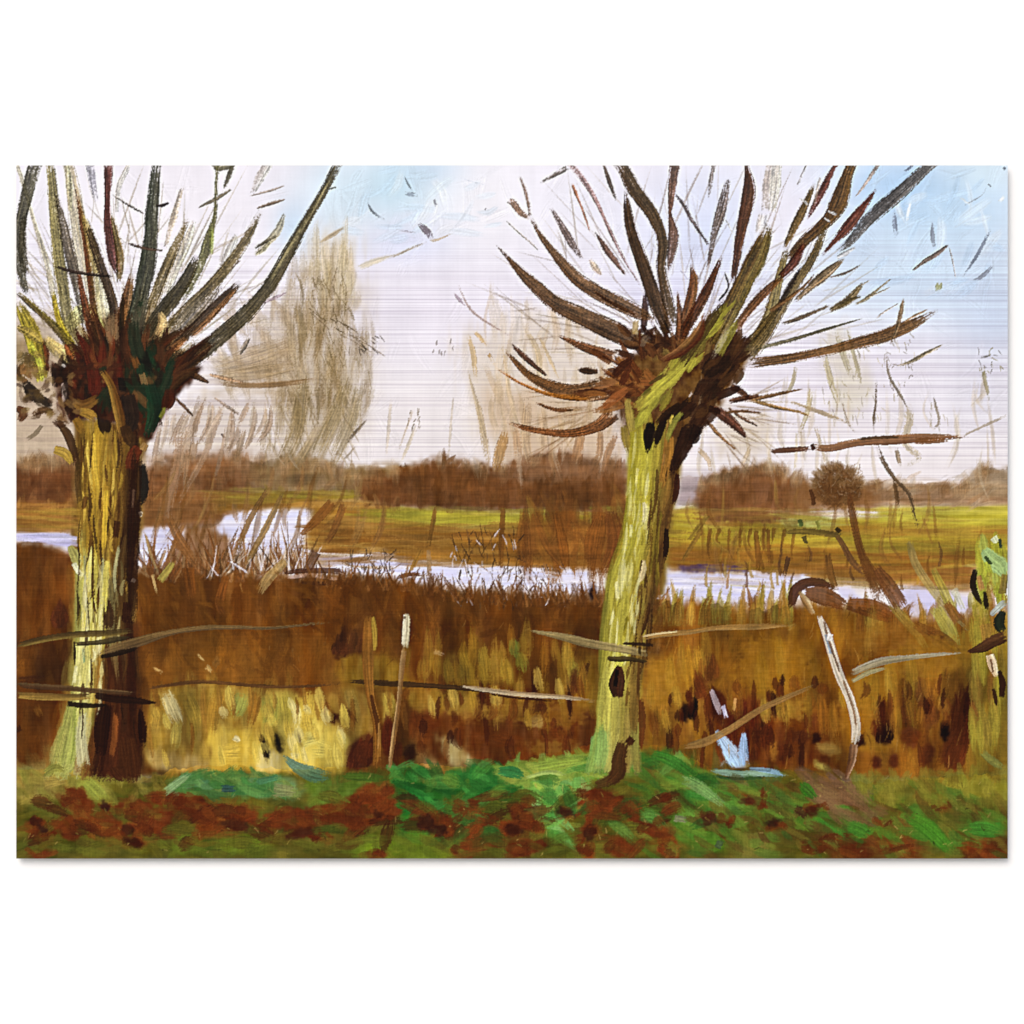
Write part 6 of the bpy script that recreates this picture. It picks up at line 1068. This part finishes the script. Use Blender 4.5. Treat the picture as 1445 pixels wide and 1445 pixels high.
many(L, [([(1155, 867), (1168, 901), (1183, 950), (1200, 988), (1208, 1026), (1205, 1055)], [6, 11, 11, 12, 11, 10], '#cfc3b0', dict(col2='#e6dccb')), ([(1166, 895), (1174, 925)], [5, 5], '#98a0aa'), ([(1162, 875), (1172, 910), (1186, 950)], [2, 3, 2], '#7a5c44'), ([(1190, 960), (1204, 1000), (1209, 1030)], [3, 3, 3], '#8a6a4c'), ([(1172, 895), (1170, 905)], [7, 7], '#f0e8dc'),
         ([(1205, 1050), (1202, 1075), (1193, 1101)], [10, 10, 3], '#5f3a22', dict(col2='#a88668'))], a=.95, fade=(.05, .12)); POSTS.append((L, 'leaning bleached white post'))
L = one([(1365, 920), (1385, 914), (1400, 906), (1422, 897)], [3, 13, 15, 14], '#2c150f', col2='#4a2c1a'); many(L, [([(1396, 924), (1401, 940), (1407, 956)], [10, 12, 5], '#d6b68c', dict(col2='#e8d4b4')), ([(1398, 930), (1402, 950)], [2, 2], '#6d4c30'), ([(1410, 946), (1415, 965), (1413, 986)], [5, 9, 5], '#27120b'), ([(1402, 972), (1405, 985), (1407, 998)], [3, 6, 2], '#2f190c')], a=.95, fade=(.05, .12)); POSTS.append((L, 'dark splintered post at the right edge'))
FLECKS = []   # stray marks in the sky
for it_ in [([(591, 315), (602, 326), (612, 340)], [3, 9, 5], '#5f5058', dict(dry=.25)), ([(606, 336), (616, 338), (640, 328)], [4, 4, 2], '#a89478'), ([(571, 248), (576, 260), (584, 272)], [1.5, 2, 2], '#6d7880'), ([(571, 272), (580, 274), (592, 276)], [3, 6, 2], '#7a8490', dict(dry=.4)), ([(518, 283), (526, 298), (545, 312)], [1.5, 3, 2.5], '#5a6068'),
             ([(560, 324), (580, 327), (595, 326)], [1.5, 1.5, 1.5], '#a8a4b0'), ([(612, 280), (616, 292)], [2, 3], '#84848c'), ([(555, 362), (580, 350), (602, 342)], [1.5, 2, 1.5], '#b3a898'), ([(640, 412), (648, 422), (658, 432)], [2, 4, 2], '#a08c98'), ([(648, 250), (690, 262)], [1.2, 1.2], '#cfd4e0'),
             ([(684, 294), (687, 296)], [3, 3], '#5c5860'), ([(1262, 295), (1263, 315), (1265, 336)], [3, 7, 2], '#7d8496', dict(a=.8, dry=.5)), ([(1286, 282), (1282, 298), (1279, 320)], [3, 4, 2], '#f2f8fc'), ([(1316, 310), (1316, 335), (1319, 353)], [2, 5, 2], '#8a8e9c', dict(a=.75)), ([(1398, 322), (1380, 358), (1358, 392)], [2, 5, 2], '#747c8c', dict(a=.85, dry=.3)),
             ([(1401, 374), (1386, 390), (1367, 399)], [3, 6, 2], '#868a98', dict(a=.8, dry=.4)), ([(1327, 397), (1325, 405), (1322, 413)], [6, 9, 6], '#8f8c50', dict(dry=.45)), ([(1396, 262), (1398, 260)], [5, 4], '#6d7480', dict(a=.8)), ([(1416, 235), (1420, 240)], [4, 3], '#5a6270'), ([(1360, 290), (1385, 275), (1392, 265)], [1.5, 1.5, 1.5], '#a8b0bc', dict(dry=.5)),
             ([(1355, 278), (1370, 290)], [2, 3], '#eef6fa'), ([(1410, 285), (1418, 275)], [4, 5], '#f2f8fb'), ([(960, 380), (975, 400)], [1.5, 1.5], '#a8a4b8')]:
    q_ = Layer(); many(q_, [it_], a=.75, fade=(.25, .4), dry=.25, soft=.3); FLECKS.append(q_)


mk = (REG == 5) & (OBJ == 5)
CAN[..., 2][mk] *= .84; CAN[..., 1][mk] *= .97
for k_ in range(3):
    ch = CAN[..., k_]; CAN[..., k_] = np.clip(ch + .55 * (ch - blur(ch, 1.6)) + .15 * (ch - blur(ch, 6)), 0, 1)
CELL = OBJ[:-1, :-1]


def part(L, name, mat, parent, label=None):
    o = L.build(name, mat, parent)
    if o and label: o['label'] = label
    return o


for nm, i in GROUND: part(Layer(i), nm, M_INK, PRINT)
tree_specs = [(T1, 'painted_tree', M_HAZE, 'misty brown tree right of the left willow'), (T1B, 'painted_sapling', M_HAZE, 'faint sapling stems low beside the left willow'),
              (T2, 'painted_sapling', M_HAZE, 'pale tan saplings left of the right willow'), (T3, 'painted_sapling', M_HAZE, 'thin twiggy saplings right of the right willow'), (T2A, 'painted_twigs', M_INK, None), (T2B_, 'painted_twigs', M_INK, None), (T2C, 'painted_twigs', M_INK, None), (T3A, 'painted_sapling', M_INK, None), (T3B, 'painted_sapling', M_INK, None), (T3C, 'painted_twigs', M_INK, None), (EDGE, 'painted_tree', M_WOOD, 'bright mossy green tree cut by the right edge')]
for L, nm, mt, lab in tree_specs: part(L, nm, mt, PRINT, lab)
b = part(BUSH, 'painted_tree', M_LAND, PRINT, 'round dark brown tree beyond the river'); part(BUSHT, 'trunk', M_LAND, b)
part(LOG, 'painted_log', M_LAND, PRINT)


def willow(head, trunk, boughs, fill, label, hollow=None):
    h = part(head, 'painted_willow', M_WOOD, PRINT, label)
    part(trunk, 'trunk', M_WOOD, h)
    for it in boughs: part(it, 'branch', M_TWIG, h)
    part(fill, 'branch_tuft', M_TWIG, h)
    if hollow: part(hollow, 'bark_hollow', M_WOOD, h)



willow(LHD, LTR, LBL, LFILL, 'pollard willow with a dark head and a golden trunk')
willow(RHD, RTR, RBL, RFILL, 'pollard willow with a yellow green trunk and a bark hollow', HOL)
for L, lab in RAILS: part(L, 'painted_fence_rail', M_WOOD, PRINT, lab)
part(POLE, 'painted_pole', M_TWIG, PRINT)
for L, lab in POSTS: part(L, 'painted_fence_post', M_WOOD, PRINT, lab)
for L in FLECKS: part(L, 'painted_twig', M_TWIG, PRINT)


# ------------------------------------------------------------------ sheet, hanging rails, wall, floor
def box_bm(bm, x0, x1, y0, y1, z0, z1):
    vs = [bm.verts.new(c) for c in ((x0, y0, z0), (x1, y0, z0), (x1, y1, z0), (x0, y1, z0), (x0, y0, z1), (x1, y0, z1), (x1, y1, z1), (x0, y1, z1))]
    for f in ((0, 3, 2, 1), (4, 5, 6, 7), (0, 1, 5, 4), (1, 2, 6, 5), (2, 3, 7, 6), (3, 0, 4, 7)):
        bm.faces.new([vs[i] for i in f])


def mesh_box(name, dims, mat, parent=None, bevel=0.0):
    import bmesh
    bm = bmesh.new(); box_bm(bm, *dims)
    if bevel: bmesh.ops.bevel(bm, geom=list(bm.edges), offset=bevel, segments=2, affect='EDGES')
    me = bpy.data.meshes.new(name); bm.to_mesh(me); bm.free(); me.materials.append(mat)
    return link(bpy.data.objects.new(name, me), parent)


m, nt, b = nodes('brushed_aluminium')
b.inputs['Metallic'].default_value = 1.0; b.inputs['Base Color'].default_value = (.78, .78, .79, 1)
tc = nt.nodes.new('ShaderNodeTexCoord'); mp = nt.nodes.new('ShaderNodeMapping'); mp.inputs['Scale'].default_value = (3, 40, 400)
nz = nt.nodes.new('ShaderNodeTexNoise'); nz.inputs['Scale'].default_value = 1.0
mr = nt.nodes.new('ShaderNodeMapRange'); mr.inputs['To Min'].default_value = .28; mr.inputs['To Max'].default_value = .5
nt.links.new(tc.outputs['Object'], mp.inputs[0]); nt.links.new(mp.outputs[0], nz.inputs['Vector']); nt.links.new(nz.outputs['Fac'], mr.inputs['Value']); nt.links.new(mr.outputs[0], b.inputs['Roughness'])
M_ALU = m
GAP = 0.0095
wx = (X1 - X0) / 2 * S; wz0 = (1212 - Y1) * S; wz1 = (1212 - Y0) * S; mxc = ((X0 + X1) / 2 - CX) * S
mesh_box('metal_sheet', (mxc - wx, mxc + wx, 0.0, 0.003, wz0, wz1), M_ALU, PRINT, 0.0004)
for zz in (wz1 - .14, wz0 + .10):
    mesh_box('hanging_rail', (-.36, .36, 0.0031, GAP, zz, zz + .03), M_ALU, PRINT)


def plaster(name, col, var):
    m, nt, b = nodes(name)
    tc = nt.nodes.new('ShaderNodeTexCoord')
    n1 = nt.nodes.new('ShaderNodeTexNoise'); n1.inputs['Scale'].default_value = 3.0; n1.inputs['Detail'].default_value = 6
    mr = nt.nodes.new('ShaderNodeMapRange'); mr.inputs['To Min'].default_value = 1 - var; mr.inputs['To Max'].default_value = 1 + var
    sc = nt.nodes.new('ShaderNodeVectorMath'); sc.operation = 'SCALE'; sc.inputs[0].default_value = col
    nt.links.new(tc.outputs['Object'], n1.inputs['Vector']); nt.links.new(n1.outputs['Fac'], mr.inputs['Value'])
    nt.links.new(mr.outputs[0], sc.inputs['Scale']); nt.links.new(sc.outputs[0], b.inputs['Base Color'])
    n2 = nt.nodes.new('ShaderNodeTexNoise'); n2.inputs['Scale'].default_value = 260; n2.inputs['Detail'].default_value = 3
    bp = nt.nodes.new('ShaderNodeBump'); bp.inputs['Strength'].default_value = .06; bp.inputs['Distance'].default_value = .0006
    nt.links.new(tc.outputs['Object'], n2.inputs['Vector']); nt.links.new(n2.outputs['Fac'], bp.inputs['Height']); nt.links.new(bp.outputs[0], b.inputs['Normal'])
    b.inputs['Roughness'].default_value = .85; b.inputs['Specular IOR Level'].default_value = .1
    return m


wall = mesh_box('wall', (-6, 6, GAP, GAP + .25, 0, 4.2), plaster('white_wall_paint', (.85, .85, .85), .004)); tag(wall, kind='structure')
floor = mesh_box('floor', (-60, 60, -60, 60, -.2, -.001), plaster('pale_concrete', (.5, .49, .47), .08)); tag(floor, kind='structure')

# ------------------------------------------------------------------ daylight
SUN_EL, SUN_AZ = math.radians(34), math.radians(20)      # sun high in front of the wall, a little to the left
sd = bpy.data.lights.new('sun', 'SUN'); sd.energy = 1.5; sd.angle = math.radians(38); sd.color = (1.0, .965, .91)
sun = link(bpy.data.objects.new('sun', sd)); sun.location = (-1.5, -6, 6)
sun.rotation_euler = (math.radians(90) - SUN_EL, 0, -SUN_AZ)
w = bpy.data.worlds.new('World'); scn.world = w; w.use_nodes = True
wn = w.node_tree; bg = wn.nodes['Background']
sk = wn.nodes.new('ShaderNodeTexSky'); sk.sky_type = 'NISHITA'; sk.sun_disc = False
sk.sun_elevation = SUN_EL; sk.sun_rotation = math.pi + SUN_AZ; sk.altitude = 50; sk.dust_density = 2.0
wn.links.new(sk.outputs[0], bg.inputs[0]); bg.inputs[1].default_value = 0.12

# ------------------------------------------------------------------ camera
cd = bpy.data.cameras.new('camera'); cam = link(bpy.data.objects.new('camera', cd))
DIST = 3.0
cam.location = (0, -DIST, HC); cam.rotation_euler = (math.radians(90), 0, 0)
cd.sensor_width = 36; cd.lens = 36 * DIST / (1445 * S); cd.clip_start = .05; cd.clip_end = 300
scn.camera = cam
scn.render.engine = 'CYCLES'
scn.render.resolution_x = scn.render.resolution_y = 1024
vs = scn.view_settings; vs.view_transform = 'Standard'; vs.look = 'None'; vs.gamma = 1; vs.exposure = 0.25
